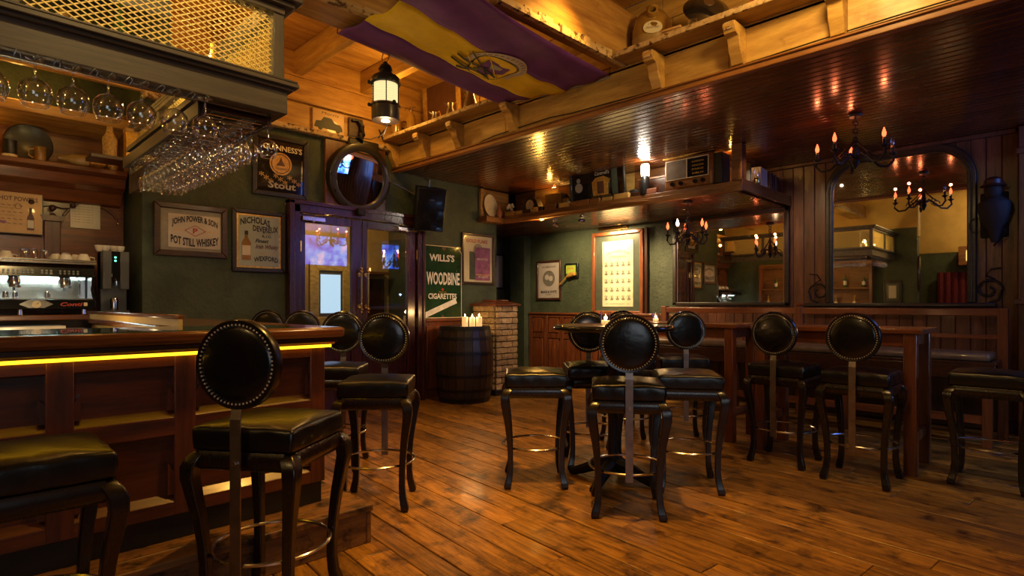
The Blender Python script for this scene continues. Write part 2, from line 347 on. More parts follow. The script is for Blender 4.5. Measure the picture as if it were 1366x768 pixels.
# door wall (y = 6.05)
hd = holder('wall_back')
plas('plaster', hd, 1.34, 2.66, 6.05, 6.2, 0, 3.95); plas('plaster', hd, 4.42, 5.79, 6.05, 6.2, 0, 2.87); plas('plaster', hd, 2.66, 4.42, 6.05, 6.2, 2.34, 3.95)
plas('plaster', hd, 1.34, 1.5, 6.2, 6.9, 0, 3.95)
struct(plas('wall_passage', None, 5.6, 5.79, 6.2, 7.3, 0, 2.4))
struct(plas('wall_passage_end', None, 5.6, 7.3, 7.3, 7.42, 0, 2.6))
struct(plas('wall_bar_back', None, -.7, 1.34, 6.78, 6.9, 0, 3.95))
struct(plas('wall_bar_side', None, -.92, -.7, 2.5, 6.9, 0, 3.95))
hm = holder('wall_right')
plas('plaster', hm, 7.18, 7.3, 3.95, 7.3, 0, 2.9); box('wall_core', 'dark_wood', hm, 7.2, 7.3, -3, 3.95, 0, 2.9)
bmod = None
rnd = random.Random(5)
for c, w in boards(0, 0, 0, -2.9, 3.95, .118, 0):
    if bmod is None:
        bmod = box('wall_plank', 'plank_red', hm, 0, .018, -w / 2 + .001, w / 2 - .001, -1.42, 1.42, bevel=.006); bmod.location = (7.18, c, 1.44)
    else:
        q = bmod.copy(); COL.objects.link(q); q.location = (7.18 + rnd.uniform(-.001, .001), c, 1.44)
plas('pilaster', hm, 7.02, 7.18, 6.66, 6.99, 0, 2.38)
# rest of the room, seen in the mirrors
box('upper_band', 'plaster_yellow', holder('wall_upper'), -3.3, -3.28, -3, 6.9, 2.5, 3.95); box('upper_band', 'plaster_yellow', bpy.data.objects['wall_upper'], -.93, -.69, 2.48, 2.5, 2.7, 3.95); box('upper_band', 'plaster_yellow', bpy.data.objects['wall_upper'], -.70, -.69, 2.5, 6.78, 2.9, 3.95); box('upper_band', 'plaster_yellow', bpy.data.objects['wall_upper'], -3.3, 4.0, -3, -2.98, 2.7, 3.95)
struct(plas('wall_front', None, -3.3, 7.3, -3.1, -3.0, 0, 3.95)); struct(plas('wall_left', None, -3.4, -3.3, -3, 7, 0, 3.95))
struct(plas('wall_left_back', None, -3.3, -.92, 6.9, 7.0, 0, 3.95))
# bulkhead above the low ceiling
hb = holder('wall_bulkhead')
for i, (a, b) in enumerate(((2.87, 3.2), )):
    y = -2.9
    for L in (2.6, 2.1, 2.3, 1.95):
        box('bulkhead_board', 'old_timber', hb, 4.05, 4.10, y + .002, y + L - .002, 2.88, 3.19, bevel=.004); y += L
for k in range(3):
    y = -2.9
    for L in ((3.1, 2.9, 2.9), (2.0, 3.4, 3.5), (3.3, 2.2, 3.4))[k]:
        box('bulkhead_board', 'old_timber', hb, 4.50, 4.56, y + .002, y + L - .002, 3.2 + k * .25 + .002, 3.45 + k * .25 - .002, bevel=.005); y += L
box('bulkhead_top', 'old_timber', hb, 4.05, 4.56, -2.9, 6.05, 3.17, 3.2)
t = struct(MB().box(4.0, 4.06, -2.9, 6.05, 2.845, 2.90).box(3.985, 4.05, -2.9, 6.05, 2.885, 2.90).build('trim_1', 'shelf_wood', bevel=.006))
# cable along the bulkhead
pts = [(4.035, y, 2.925 + .012 * math.sin(y * 2.3) + (.02 if 3.4 < y < 4.4 else 0)) for y in [i * .25 - 1 for i in range(29)]]
tag(MB().tube(pts, .005, 5).build('cable', 'black_paint', smooth=True), 'thin black cable clipped along the foot of the yellow timber bulkhead', 'cable')
# boards above the door wall
hf = holder('wall_frieze')
for k in range(3):
    x = -.68
    for L in ((2.4, 2.78), (3.1, 2.08), (1.9, 3.28))[k]:
        box('frieze_board', 'old_timber_x', hf, x + .002, x + L - .002, 6.0, 6.05, 3.14 + k * .27 + .002, 3.14 + (k + 1) * .27 - .002, bevel=.006); x += L
struct(box('trim_2', 'rough_edge', None, 1.34, 4.0, 5.965, 6.05, 3.09, 3.15, bevel=.012))
struct(box('trim_3', 'old_timber_x', None, -.68, 4.5, 5.94, 6.0, 3.40, 3.43, bevel=.006))
# big cross beams
def xbeam(y0, y1, z0, z1, x0, x1):
    h = struct(MB().box(x0, x1, y0, y1, z0, z1).build('ceiling_beam', 'old_timber_x', bevel=.02))
    c = MB(); n = 26; rr = random.Random(int(y0 * 10))
    for i in range(n):
        a = x0 + (x1 - x0) * i / n; b = a + (x1 - x0) / n
        d = rr.uniform(.012, .03); c.box(a, b, y0 - .012, y0 + .03, z0 - .008, z0 + d * 2.2)
    s = c.build('rough_arris', 'rough_edge', h)
xbeam(3.47, 3.80, 3.2, 3.46, -3.2, 4.0)
xbeam(2.68, 2.80, 3.2, 3.68, 2.6, 4.5)
# wainscot and door trim
hw = holder('wall_wainscot')
MBw = MB().box(7.10, 7.18, 3.92, 6.64, 1.06, 1.09); MBw.build('cap_rail', 'red_wood_y', hw, bevel=.006)
box('wainscot_backing', 'red_wood_z', hw, 7.15, 7.18, 3.92, 6.64, 0, 1.06)
y = 6.64
while y > 4.0:
    for a, b in ((.12, .66), (.76, 1.0)): box('panel', 'red_wood_z', hw, 7.128, 7.15, y - .30, y - .08, a, b, bevel=.01)
    y -= .34
m = MB(); y = 6.64
while y > 4.0: m.box(7.12, 7.15, y - .07, y - .0, 0, 1.06); y -= .34
m.box(7.122, 7.15, 3.92, 6.64, .67, .75).box(7.122, 7.15, 3.92, 6.64, 0, .11).box(7.122, 7.15, 3.92, 6.64, 1.01, 1.06); m.build('wainscot_frame', 'red_wood_z', hw, bevel=.003)
hw2 = holder('wall_wainscot_back')
box('cap_rail', 'red_wood', hw2, 4.46, 5.25, 5.96, 6.05, 1.0, 1.035, bevel=.006); box('wainscot_backing', 'red_wood_z', hw2, 4.46, 5.7, 6.02, 6.05, 0, 1.0)
for a in (4.5, 4.76, 5.02): box('panel', 'red_wood_z', hw2, a, a + .22, 6.0, 6.02, .12, .94, bevel=.008)
struct(box('baseboard_right', 'dark_wood', None, 7.14, 7.18, -2.9, 3.92, 0, .12, bevel=.006))
# door frame and leaves
t = MB().box(2.70, 2.79, 5.96, 6.2, 0, 2.30).box(4.33, 4.42, 5.96, 6.2, 0, 2.30).box(2.70, 4.42, 5.96, 6.2, 2.215, 2.31).box(2.66, 2.72, 5.94, 6.05, 0, 2.34).box(4.40, 4.435, 5.94, 6.05, 0, 2.34).box(2.66, 4.435, 5.94, 6.05, 2.30, 2.345)
struct(t.build('trim_4', 'door_wood', bevel=.006))
def leaf(nm, x0, x1, g0, g1, hx):
    h = holder(nm)
    MB().box(x0, g0, 6.0, 6.05, .01, 2.21).box(g1, x1, 6.0, 6.05, .01, 2.21).box(g0, g1, 6.0, 6.05, 2.117, 2.21).box(g0, g1, 6.0, 6.05, .01, .25).box(g0, g1, 6.0, 6.05, .82, .92).build('leaf_frame', 'door_wood', h, bevel=.005)
    box('panel', 'door_wood', h, g0, g1, 6.015, 6.04, .25, .82, bevel=.01)
    box('pane', 'pane_glass', h, g0, g1, 6.022, 6.028, .92, 2.117)
    m = MB(); hy = 5.945
    m.lathe([(.011, -.22), (.013, 0), (.011, .22)], 10, (hx, hy, 1.385))
    for z in (1.165, 1.605): m.ball((hx, hy, z), .022, 10, 6).ball((hx, hy, z + (.035 if z > 1.3 else -.035)), .014, 8, 5)
    for z in (1.20, 1.57): m.lathe([(.008, 0), (.008, .055)], 8, (hx, hy, z), 'y').lathe([(.026, .045), (.026, .057)], 12, (hx, hy, z), 'y')
    m.build('door_handle', 'brass', h, smooth=True)
    return h
d1 = leaf('door_1', 2.80, 3.555, 2.86, 3.42, 3.515); d2 = leaf('door_2', 3.56, 4.32, 3.625, 4.20, 3.605)
for h, a, b, c in ((d1, 2.80, 3.06, 3.22), (d2, 4.02, 4.30, 3.80)):
    MB().box(a, b, 5.93, 6.0, 2.13, 2.175).lathe([(.018, -.03), (.018, .02)], 10, ((a + b) / 2, 5.95, 2.15)).bar(((a + b) / 2, 5.93, 2.185), (c, 5.93, 2.235), .018, .008).build('door_closer', 'steel', h, bevel=.004)
for h, x in ((d1, 2.80), (d2, 4.33)):
    for z in (1.85, 1.0): MB().lathe([(.009, -.06), (.009, .06)], 8, (x, 5.985, z)).build('hinge', 'brass', h)
# lobby behind the doors
struct(box('wall_lobby', 'plaster_yellow', None, 2.2, 4.9, 7.5, 7.6, 0, 2.6)); struct(box('wall_lobby_left', 'dark_wood_z', None, 2.1, 2.2, 6.2, 7.6, 0, 2.6)); struct(box('wall_lobby_right', 'green_plaster', None, 4.9, 5.0, 6.2, 7.6, 0, 2.6)); struct(box('ceiling_lobby', 'dark_wood', None, 2.1, 5.0, 6.2, 7.6, 2.6, 2.65))
lamp('lobby_lamp', 'POINT', (3.6, 6.7, 2.5), 18, WARM, .08)
# right-hand timber post
struct(MB().box(7.02, 7.17, .30, .40, 0, 2.86).box(6.99, 7.17, .27, .43, 1.22, 1.27).box(7.0, 7.17, .285, .415, 2.6, 2.66).build('trim_5', 'plank_red', bevel=.008))
struct(box('trim_6', 'plank_red', None, 7.12, 7.17, .42, 3.92, 2.83, 2.87, bevel=.006))

# ================================================================ STEP AND BAR
hstep = thing('bar_step', (0, 0, 0), 'worn timber step running along the foot of the bar counter', 'step')
for i, (a, b) in enumerate(((2.57, 2.69), (2.692, 2.83))):
    box('step_board', 'step_wood', hstep, -.69, 1.59, a, b, .165, .20, bevel=.006)
box('riser_board', 'step_wood', hstep, -.69, 1.57, 2.59, 2.61, .0, .165, bevel=.004); box('riser_board', 'step_wood', hstep, 1.56, 1.585, 2.585, 3.5, 0, .165, bevel=.004)
for a in range(3): box('step_board', 'step_wood', hstep, 1.436 , 1.588, 2.832 + a * .24, 3.068 + a * .24, .165, .20, bevel=.006)

bar = thing('bar_counter', (0, 0, 0), 'long panelled reddish-brown bar counter with a glowing yellow strip under its top', 'bar counter')
# counter top: a nosed slab, front run and return
nose = [(-.03, 0), (0, .012), (.006, .035), (0, .058), (-.03, .07), ]
def slab(name, mat, x0, x1, y0, y1, z0, z1, b=.018): return box(name, mat, bar, x0, x1, y0, y1, z0, z1, bevel=b, seg=3)
slab('counter_top', 'counter_wood', -.69, 1.50, 2.69, 3.42, 1.052, 1.105); slab('counter_top', 'counter_wood_y', .93, 1.50, 3.422, 6.04, 1.052, 1.106)
box('inner_lip', 'counter_wood_y', bar, .925, .965, 3.46, 6.03, 1.14, 1.165, bevel=.006); box('lip_panel', 'plaster_yellow', bar, .935, .955, 3.46, 6.03, 1.10, 1.14)
box('inlay', 'bottle_green', bar, -.68, 1.30, 2.80, 3.36, 1.105, 1.1075)
MB().box(-.69, 1.47, 2.715, 2.80, 1.028, 1.052).build('top_moulding', 'dark_wood', bar, bevel=.004)
MB().prism([(2.725, 1.030), (2.74, 1.016), (2.78, 1.016), (2.78, 1.030)], 'x', -.69, 1.46).build('light_rail', 'gold_paint', bar)
box('led_strip', 'led_strip', bar, -.69, 1.452, 2.752, 2.779, 1.001, 1.0155)
box('led_strip', 'led_strip', bar, 1.431, 1.452, 2.78, 5.9, 1.001, 1.0155)
MB().box(1.431, 1.47, 2.72, 6.0, 1.028, 1.052).build('top_moulding', 'dark_wood', bar, bevel=.004)
# front framing y 2.78..2.82, panels recessed
box('carcass', 'dark_wood', bar, -.69, 1.39, 2.83, 2.86, .2, 1.03)
box('carcass', 'dark_wood', bar, 1.37, 1.40, 2.86, 6.0, .2, 1.03)
box('top_rail', 'bar_wood', bar, -.69, 1.43, 2.78, 2.83, .952, 1.03, bevel=.004)
box('middle_rail', 'bar_wood', bar, -.69, 1.43, 2.78, 2.83, .655, .735, bevel=.004)
box('bottom_rail', 'bar_wood', bar, -.69, 1.43, 2.78, 2.83, .31, .37, bevel=.004)
box('toe_board', 'black_paint', bar, -.69, 1.42, 2.795, 2.83, .2, .31, bevel=.004)
for a, b in ((1.352, 1.43), (.735, .82), (.30, .388), (-.2, -.11), (-.69, -.6)):
    box('stile', 'bar_wood_z', bar, a, b, 2.779, 2.83, .31, 1.0, bevel=.004)
for a, b in ((.82, 1.352), (.388, .735), (-.11, .30), (-.6, -.2)):
    for z0, z1 in ((.37, .655), (.735, .952)):
        box('panel', 'bar_wood', bar, a, b, 2.812, 2.83, z0, z1)
        MB().prism([(2.782, z0), (2.812, z0 + .028), (2.812, z0)], 'x', a, b).build('sill_bevel', 'bar_wood', bar)
        for s in (0, 1):
            x = a if s == 0 else b; d = .022 if s == 0 else -.022
            MB().prism([(x, z0 + .028), (x + d, z0 + .028), (x + d, z1 * .6 + z0 * .4), (x + d * .35, z1 * .5 + z0 * .5), (x, z1 * .45 + z0 * .55)] , 'y', 2.79, 2.812).build('side_bevel', 'bar_wood_z', bar)
# end side facing the doors
for y0 in (2.80, 3.6, 4.4, 5.2):
    box('stile', 'bar_wood_z', bar, 1.39, 1.43, y0 + (.03 if y0 == 2.80 else 0), y0 + .09, .0 if y0 > 3 else .2, 1.0, bevel=.004); box('panel', 'bar_wood_z', bar, 1.40, 1.412, y0 + .09, y0 + .8, .4, .93)
box('top_rail', 'bar_wood_z', bar, 1.39, 1.43, 2.86, 6.0, .93, 1.03, bevel=.004); box('bottom_rail', 'bar_wood_z', bar, 1.39, 1.43, 2.9, 6.0, .0, .4, bevel=.004)
box('inner_panel', 'plaster_yellow', bar, .955, .985, 3.425, 6.0, .2, 1.052); box('inner_panel', 'plaster_yellow', bar, -.69, .95, 3.36, 3.39, .2, 1.05)
lamp('underbar_lamp', 'POINT', (.45, 4.7, .95), 9, (1, .72, .35), .06)

# ================================================================ BACK BAR
bb = thing('back_bar', (0, 0, 0), 'tall dark back bar cabinet with arched panels and a deep cornice, behind the coffee machine', 'cabinet')
box('worktop', 'red_wood', bb, -.69, 1.33, 5.95, 6.77, 1.09, 1.135, bevel=.008); box('base_cabinet', 'dark_wood', bb, -.69, 1.33, 6.2, 6.77, 0, 1.09)
box('back_panel', 'red_wood', bb, -.69, 1.33, 6.72, 6.77, 1.135, 3.0)
MB().prism([(6.72, 2.16), (6.66, 2.18), (6.60, 2.28), (6.50, 2.32), (6.46, 2.40), (6.40, 2.43), (6.40, 2.47), (6.72, 2.47)], 'x', -.69, 1.30).build('cornice', 'red_wood', bb, bevel=.004)
for x in (-.12, .71):
    box('pilaster', 'bar_wood_z', bb, x, x + .12, 6.66, 6.72, 1.135, 1.98, bevel=.006); MB().prism([(x - .03, 2.03), (x - .01, 1.98), (x + .13, 1.98), (x + .15, 2.03)], 'y', 6.63, 6.72).build('capital', 'bar_wood_z', bb)
    p = [(x + .06 + sx * r * math.cos(a), 2.16 - r * .75 * math.sin(a)) for sx, r, a in [(-1, .20, 0), (-1, .16, .35), (-1, .10, .8), (-1, .05, 1.4), (1, .05, 1.4), (1, .10, .8), (1, .16, .35), (1, .20, 0)]]
    MB().prism(p, 'y', 6.67, 6.72).build('spandrel', 'bar_wood_z', bb, bevel=.004)
    for dx, dz in ((-.09, 2.135), (.06, 2.10), (.21, 2.14), (.06, 2.03)): MB().ball((x + dx, 6.655, dz), .026, 10, 6).build('boss', 'dark_wood', bb, smooth=True)
for x0, x1 in ((-.69, -.13), (.0, .71), (.83, 1.30)):
    pts = [(x0 + .02 + (x1 - x0 - .04) * (1 - math.cos(PI * i / 12)) / 2, 6.712, 2.0 + .17 * math.sin(PI * i / 12)) for i in range(13)]
    MB().tube(pts, .013, 6).build('arch_moulding', 'bar_wood_z', bb, smooth=True)
box('side_post', 'shelf_wood_x', bb, 1.27, 1.33, 6.4, 6.72, 2.47, 3.0, bevel=.005)
MB().prism([(6.36, 2.86), (6.72, 2.80), (6.72, 3.0), (6.36, 2.95)], 'x', -.69, 1.33).build('valance', 'old_timber_x', bb, bevel=.006)
lamp('backbar_uplight', 'POINT', (.5, 6.35, 3.12), 4, AMBER, .05); lamp('backbar_uplight', 'POINT', (.2, 6.5, 2.72), .9, AMBER, .03)

# ================================================================ CANOPY OVER THE BAR
cp = thing('bar_canopy', (0, 0, 0), 'dark timber canopy with gold expanded-metal sides hanging over the bar counter', 'canopy')
box('lower_beam', 'grey_wood', cp, -.69, 1.287, 2.90, 2.96, 2.198, 2.318, bevel=.004)
MB().box(-.69, 1.33, 2.855, 2.96, 2.330, 2.352).box(-.69, 1.31, 2.875, 2.96, 2.315, 2.332).box(-.69, 1.325, 2.86, 2.96, 2.354, 2.366).build('moulding', 'grey_wood', cp, bevel=.004)
box('lower_beam', 'grey_wood', cp, 1.227, 1.287, 2.96, 6.0, 2.198, 2.318, bevel=.004); MB().box(1.227, 1.33, 2.96, 6.0, 2.330, 2.366).box(1.227, 1.31, 2.96, 6.0, 2.315, 2.332).build('moulding', 'grey_wood', cp, bevel=.004)
MB().box(-.69, 1.27, 2.89, 2.95, 2.70, 2.735).box(-.69, 1.31, 2.86, 2.96, 2.735, 2.76).box(-.69, 1.34, 2.83, 2.97, 2.76, 2.79).build('crown_moulding', 'grey_wood', cp, bevel=.004)
MB().box(1.21, 1.27, 2.95, 6.0, 2.70, 2.735).box(1.21, 1.31, 2.95, 6.0, 2.735, 2.76).box(1.21, 1.34, 2.95, 6.0, 2.76, 2.79).build('crown_moulding', 'grey_wood', cp, bevel=.004)
for x, y in ((1.205, 2.90), (.17, 2.90), (-.69, 2.90), (1.205, 4.0), (1.205, 5.0), (1.205, 5.9)): box('post', 'grey_wood_z', cp, x + (.01 if x > 1 else 0), x + .065, y, y + .055, 2.36, 2.71, bevel=.004)
def lattice(name, a, b, z0, z1, axis, at, pw=.046, ph=.027, t=.0052):
    m = MB(); L = b - a; H = z1 - z0; k = ph / pw; n = int((L + H / k) / pw) + 2
    for s in (1, -1):
        for i in range(-2, n + 1):
            u0 = i * pw - (H / k if s > 0 else 0)                 # line u = u0 + s*w/k starting at w = 0
            u0 = i * pw - H / k if s > 0 else i * pw
            ws = [0, H]
            pts = []
            lo, hi = 0, H
            # u(w) = u0 + s*w/k must stay within 0..L
            wa, wb = (0 - u0) * k / s, (L - u0) * k / s
            lo = max(lo, min(wa, wb)); hi = min(hi, max(wa, wb))
            if hi - lo < .004: continue
            p = [(a + u0 + s * w / k, z0 + w) for w in (lo, hi)]
            off = .002 * s
            P = [((u, at + off, w) if axis == 'x' else (at + off, u, w)) for u, w in p]
            m.bar(P[0], P[1], t, .003, up=(0, 1, 0) if axis == 'x' else (1, 0, 0))
    return m.build(name, 'gold_mesh', cp)
lattice('mesh_panel', .235, 1.215, 2.362, 2.702, 'x', 2.93); lattice('mesh_panel', -.62, .17, 2.362, 2.702, 'x', 2.93)
lattice('mesh_panel', 2.96, 4.0, 2.362, 2.702, 'y', 1.25); lattice('mesh_panel', 4.055, 5.0, 2.362, 2.702, 'y', 1.25); lattice('mesh_panel', 5.055, 5.9, 2.362, 2.702, 'y', 1.25)
box('deck', 'dark_wood', cp, -.69, 1.26, 2.96, 3.22, 2.26, 2.29); box('deck', 'black_paint', cp, .93, 1.24, 3.22, 4.62, 2.26, 2.29)
box('inner_board', 'black_paint', cp, -.69, .84, 3.22, 3.24, 2.29, 2.74)
for i, (x, y) in enumerate(((.95, 3.12), (.1, 3.15), (1.08, 3.75), (1.08, 4.4))):
    lamp('canopy_lamp', 'POINT', (x, y, 2.5), 3.0, (1, .72, .22), .03)
    k = MB().lathe([(.012, 2.29), (.03, 2.31), (.03, 2.36), (.01, 2.40)], 12, (x + .06, y, 0)).build('canopy_bulb', 'canopy_bulb', cp, smooth=True)
for i in range(8):                                                   # bottles and copper pots stored inside
    x = -.4 + i * .2; m = ('brown_glaze', 'bottle_green', 'gold_paint', 'brown_glaze')[i % 4]
    r_, h_ = ((.05, .2), (.035, .3), (.08, .13), (.04, .25))[i % 4]
    lb = ('round brown jar', 'green bottle', 'squat gilt pot', 'tall brown jar')[i % 4]
    tag(MB().lathe([(r_, 0), (r_ * 1.05, h_ * .5), (r_ * .7, h_ * .7), (r_ * .35, h_ * .8), (r_ * .35, h_), ], 14, (x, 3.12, 2.29)).build(('storage_jar', 'bottle', 'pot', 'storage_jar')[i % 4], m, smooth=True), lb + ' stored behind the gold mesh of the canopy front, ' + ('in its left half' if i < 4 else 'in its right half'), ('jar', 'bottle', 'pot', 'jar')[i % 4], 'pots and bottles inside the canopy')
# ================================================================ STOOLS
FC, FS = .7108, .7034
def W(lat, d): return (FC * d + FS * lat, FS * d - FC * lat)          # metres right of / ahead of the doorway viewpoint -> room x, y
def arc_pts(n, r, z, a0=0, a1=2 * PI): return [(r * math.cos(a0 + (a1 - a0) * i / n), r * math.sin(a0 + (a1 - a0) * i / n), z) for i in range(n)]
def cushion_mesh():
    """upholstered square pad: gridded block, crowned top, softly creased sides"""
    m = MB(); n = 14; H = .204; vs = []; idx = {}
    for k in range(5):
        for i in range(n + 1):
            for j in range(n + 1):
                if 0 < k < 4 and 0 < i < n and 0 < j < n: continue
                u, v = 2 * i / n - 1, 2 * j / n - 1; f = (1 - u * u) * (1 - v * v); bul = 1 + .018 * math.sin(PI * k / 4)
                z = .672 + .088 * k / 4 + (.022 * f ** .6 + .0015 * math.sin(i * 1.3 + j * .7) if k == 4 else 0)
                w = .0022 * math.sin(i * 1.7 + j * 1.1 + k)
                idx[i, j, k] = len(vs); vs.append((u * H * bul + w * (abs(u) == 1), v * H * bul + w * (abs(v) == 1), z))
    fs = []
    for i in range(n):
        for j in range(n):
            for k in (0, 4): fs.append((idx[i, j, k], idx[i + 1, j, k], idx[i + 1, j + 1, k], idx[i, j + 1, k]))
        for k in range(4):
            for a in (0, n): fs += [(idx[i, a, k], idx[i + 1, a, k], idx[i + 1, a, k + 1], idx[i, a, k + 1]), (idx[a, i, k], idx[a, i + 1, k], idx[a, i + 1, k + 1], idx[a, i, k + 1])]
    return m.add(vs, fs)
def leg_mb():
    """cabriole leg at the +x +y corner: swells at the knee, runs in, kicks out at the foot"""
    prof = [(.176, .668, .050), (.192, .648, .058), (.206, .615, .056), (.208, .57, .052), (.198, .50, .047), (.186, .42, .042), (.177, .33, .038), (.171, .24, .036), (.170, .15, .036), (.175, .085, .039), (.184, .045, .045), (.190, .018, .046), (.188, .0, .038)]
    m = MB(); vs = []
    for p, z, w in prof:
        for sx, sy in ((-1, -1), (1, -1), (1, 1), (-1, 1)): vs.append((p + sx * w / 2, p + sy * w / 2, z))
    n = len(prof); fs = [(i * 4 + k, i * 4 + (k + 1) % 4, i * 4 + 4 + (k + 1) % 4, i * 4 + 4 + k) for i in range(n - 1) for k in range(4)] + [(3, 2, 1, 0), tuple(range(4 * n - 4, 4 * n))]
    return m.add(vs, fs)
def make_stool():
    t = thing('bar_stool', (0, 0, 0), 'x', 'bar stool', 0, 'bar stools')
    cushion_mesh().build('seat', 'leather', t, smooth=True, angle=80, bevel=.012, seg=3)
    m = MB()
    for k in range(4):
        a = k * PI / 2; M = Matrix.Rotation(a, 3, 'Z'); 
        prof = [(-.192, .600), (-.205, .606), (-.212, .625), (-.212, .655), (-.203, .672), (-.18, .672), (-.18, .600)]
        vs = []
        for x in (-.175, .175):
            for y, z in prof: vs.append(M @ Vector((x, y, z)))
        n = len(prof); m.add(vs, [tuple(range(n))[::-1], tuple(range(n, 2 * n))] + [(i, (i + 1) % n, n + (i + 1) % n, n + i) for i in range(n)])
    m.build('apron', 'stool_wood', t, smooth=True, angle=50)
    l0 = leg_mb().build('leg', 'stool_wood', t, smooth=True, angle=70, bevel=.005, seg=2)
    for k in (1, 2, 3):
        q = l0.copy(); COL.objects.link(q); q.rotation_euler = (0, 0, k * PI / 2)
    MB().torus((0, 0, .262), .222, .0078, 40, 8).build('foot_ring', 'steel', t, smooth=True)
    # steel strap and round back
    s = MB(); path = [(-.236, .225), (-.236, .60), (-.236, .80), (-.222, .86), (-.205, .93), (-.205, 1.08)]
    vs = []
    for y, z in path:
        for dx, dy in ((-.021, -.003), (.021, -.003), (.021, .003), (-.021, .003)): vs.append((dx, y + dy, z))
    n = len(path); s.add(vs, [(i * 4 + k, i * 4 + (k + 1) % 4, i * 4 + 4 + (k + 1) % 4, i * 4 + 4 + k) for i in range(n - 1) for k in range(4)] + [(3, 2, 1, 0), tuple(range(4 * n - 4, 4 * n))])
    sp = s.build('back_strap', 'strap_steel', t)
    MB().lathe([(.0095, -.010), (.009, -.002), (.004, .002)][::1], 10, (0, -.240, .64), 'y').build('bolt', 'steel', sp, smooth=True)
    rim = [(.150, -.017), (.162, -.019), (.167, -.010), (.167, .014), (.160, .021), (.150, .019)]
    bk = MB().lathe(rim + [(.150, -.017)], 40, (0, -.215, 1.0), 'y', cap=False).build('back_rim', 'stool_wood', t, smooth=True)
    MB().lathe([(.0005, -.028), (.08, -.027), (.125, -.023), (.152, -.015), (.152, .015), (.125, .024), (.08, .029), (.0005, .030)], 40, (0, -.215, 1.0), 'y', cap=False).build('back_pad', 'leather_disc', t, smooth=True, angle=80)
    nm = MB()
    for sgn, y in ((-1, -.0185), (1, .021)):
        for k in range(60):
            a = 2 * PI * k / 60; nm.ball((.1455 * math.cos(a), -.215 + y, 1.0 + .1455 * math.sin(a)), .0042, 6, 4)
    tag(nm.build('nail_trim', 'nail', t, smooth=True), kind='stuff')
    return t
proto = make_stool(); used = [False]
def stool(lat, d, tilt, far, label, back=True, world=None):
    """far: the backrest is on the side away from the viewpoint; backless stools keep only the lower strap"""
    if not used[0]: o = proto; used[0] = True
    else: o = clone(proto)
    x, y = W(lat, d) if world is None else world
    phi = R(44.7 - tilt) + (PI if far else 0)
    o.location = (x, y, 0); o.rotation_euler = (0, 0, phi - PI / 2); o['label'] = label
    if not back:
        for ch in [c for c in bpy.data.objects if c.parent == o and c.name.split('.')[0] in ('back_strap', 'back_rim', 'back_pad', 'nail_trim')]:
            for g in [c for c in bpy.data.objects if c.parent == ch]: bpy.data.objects.remove(g)
            bpy.data.objects.remove(ch)
    return o
stool(.689, 3.44, 8, False, 'black bar stool in front of the round table, its round back hiding the tabletop')
stool(-.970, 2.325, 9.6, False, 'largest black leather bar stool with round back, standing before the panelled bar front')
stool(-.83, 3.56, -3, True, 'black bar stool beyond the bar corner, round back below the brass door handles')
stool(-1.34, 4.36, -3, True, 'black bar stool partly hidden by the bar corner, round back before the left door')
stool(-1.88, 4.95, -3, True, 'bar stool with only its round back top showing over the counter, nearest the doors')
stool(-2.42, 5.5, -3, True, 'bar stool farthest along the bar counter, round back top against the green wall')
stool(.62, 4.42, 0, True, 'bar stool behind the round table whose round back has a blue sheen')
stool(1.0, 5.0, 0, True, 'bar stool hidden behind the round table, only its back\'s top above the tabletop')
stool(1.50, 5.12, 4, False, 'bar stool by the long table under the square mirror, beyond the backless stool')
stool(0, 0, 44.7, False, 'bar stool with round back and reddish strap at the middle of the arched mirror\'s table', world=(4.687, 1.641))
stool(0, 0, 44.7, False, 'bar stool with round back at the right end of the arched mirror\'s table', world=(4.58, 1.086))
stool(.16, 3.98, 0, False, 'backless black leather bar stool at the round table, nearest the brick pillar', back=False)
stool(1.18, 3.88, 9, False, 'backless black leather bar stool between the round table and the square mirror\'s table', back=False)
stool(0, 0, 44.7, False, 'backless bar stool at the picture\'s right edge, its legs lit blue', back=False, world=(5.06, .433))
stool(0, 0, 0, False, 'backless black leather bar stool cut off by the picture\'s left edge, before the bar', back=False, world=(.205, 2.36))
bpy.data.objects['bar_stool.014'].rotation_euler = (0, 0, 0)

# ================================================================ TABLES
rt = thing('round_table', (*W(.70, 3.97), 0), 'round dark pedestal bar table with a thick rim, stools gathered round it', 'table')
MB().lathe([(.385, 1.04), (.40, 1.042), (.412, 1.052), (.412, 1.068), (.402, 1.078), (.38, 1.080), (.36, 1.078)], 48).build('table_top', 'black_gloss', rt, smooth=True, angle=60)
MB().lathe([(.36, 1.0785), (.36, 1.0795)], 48).build('top_inlay', 'dark_wood', rt)
MB().lathe([(.05, .06), (.04, .12), (.035, .3), (.035, .95), (.07, 1.0), (.12, 1.04)], 16).build('column', 'iron', rt, smooth=True)
for k in range(4):
    a = k * PI / 2 + .2 - PI / 4 + PI / 4; m = MB(); c_, s_ = math.cos(a), math.sin(a)
    m.tube([(c_ * r, s_ * r, z) for r, z in ((.03, .12), (.12, .10), (.22, .055), (.30, .025), (.33, .024))], [.045, .042, .035, .03, .024], 8)
    m.build('base_arm', 'iron', rt, smooth=True)
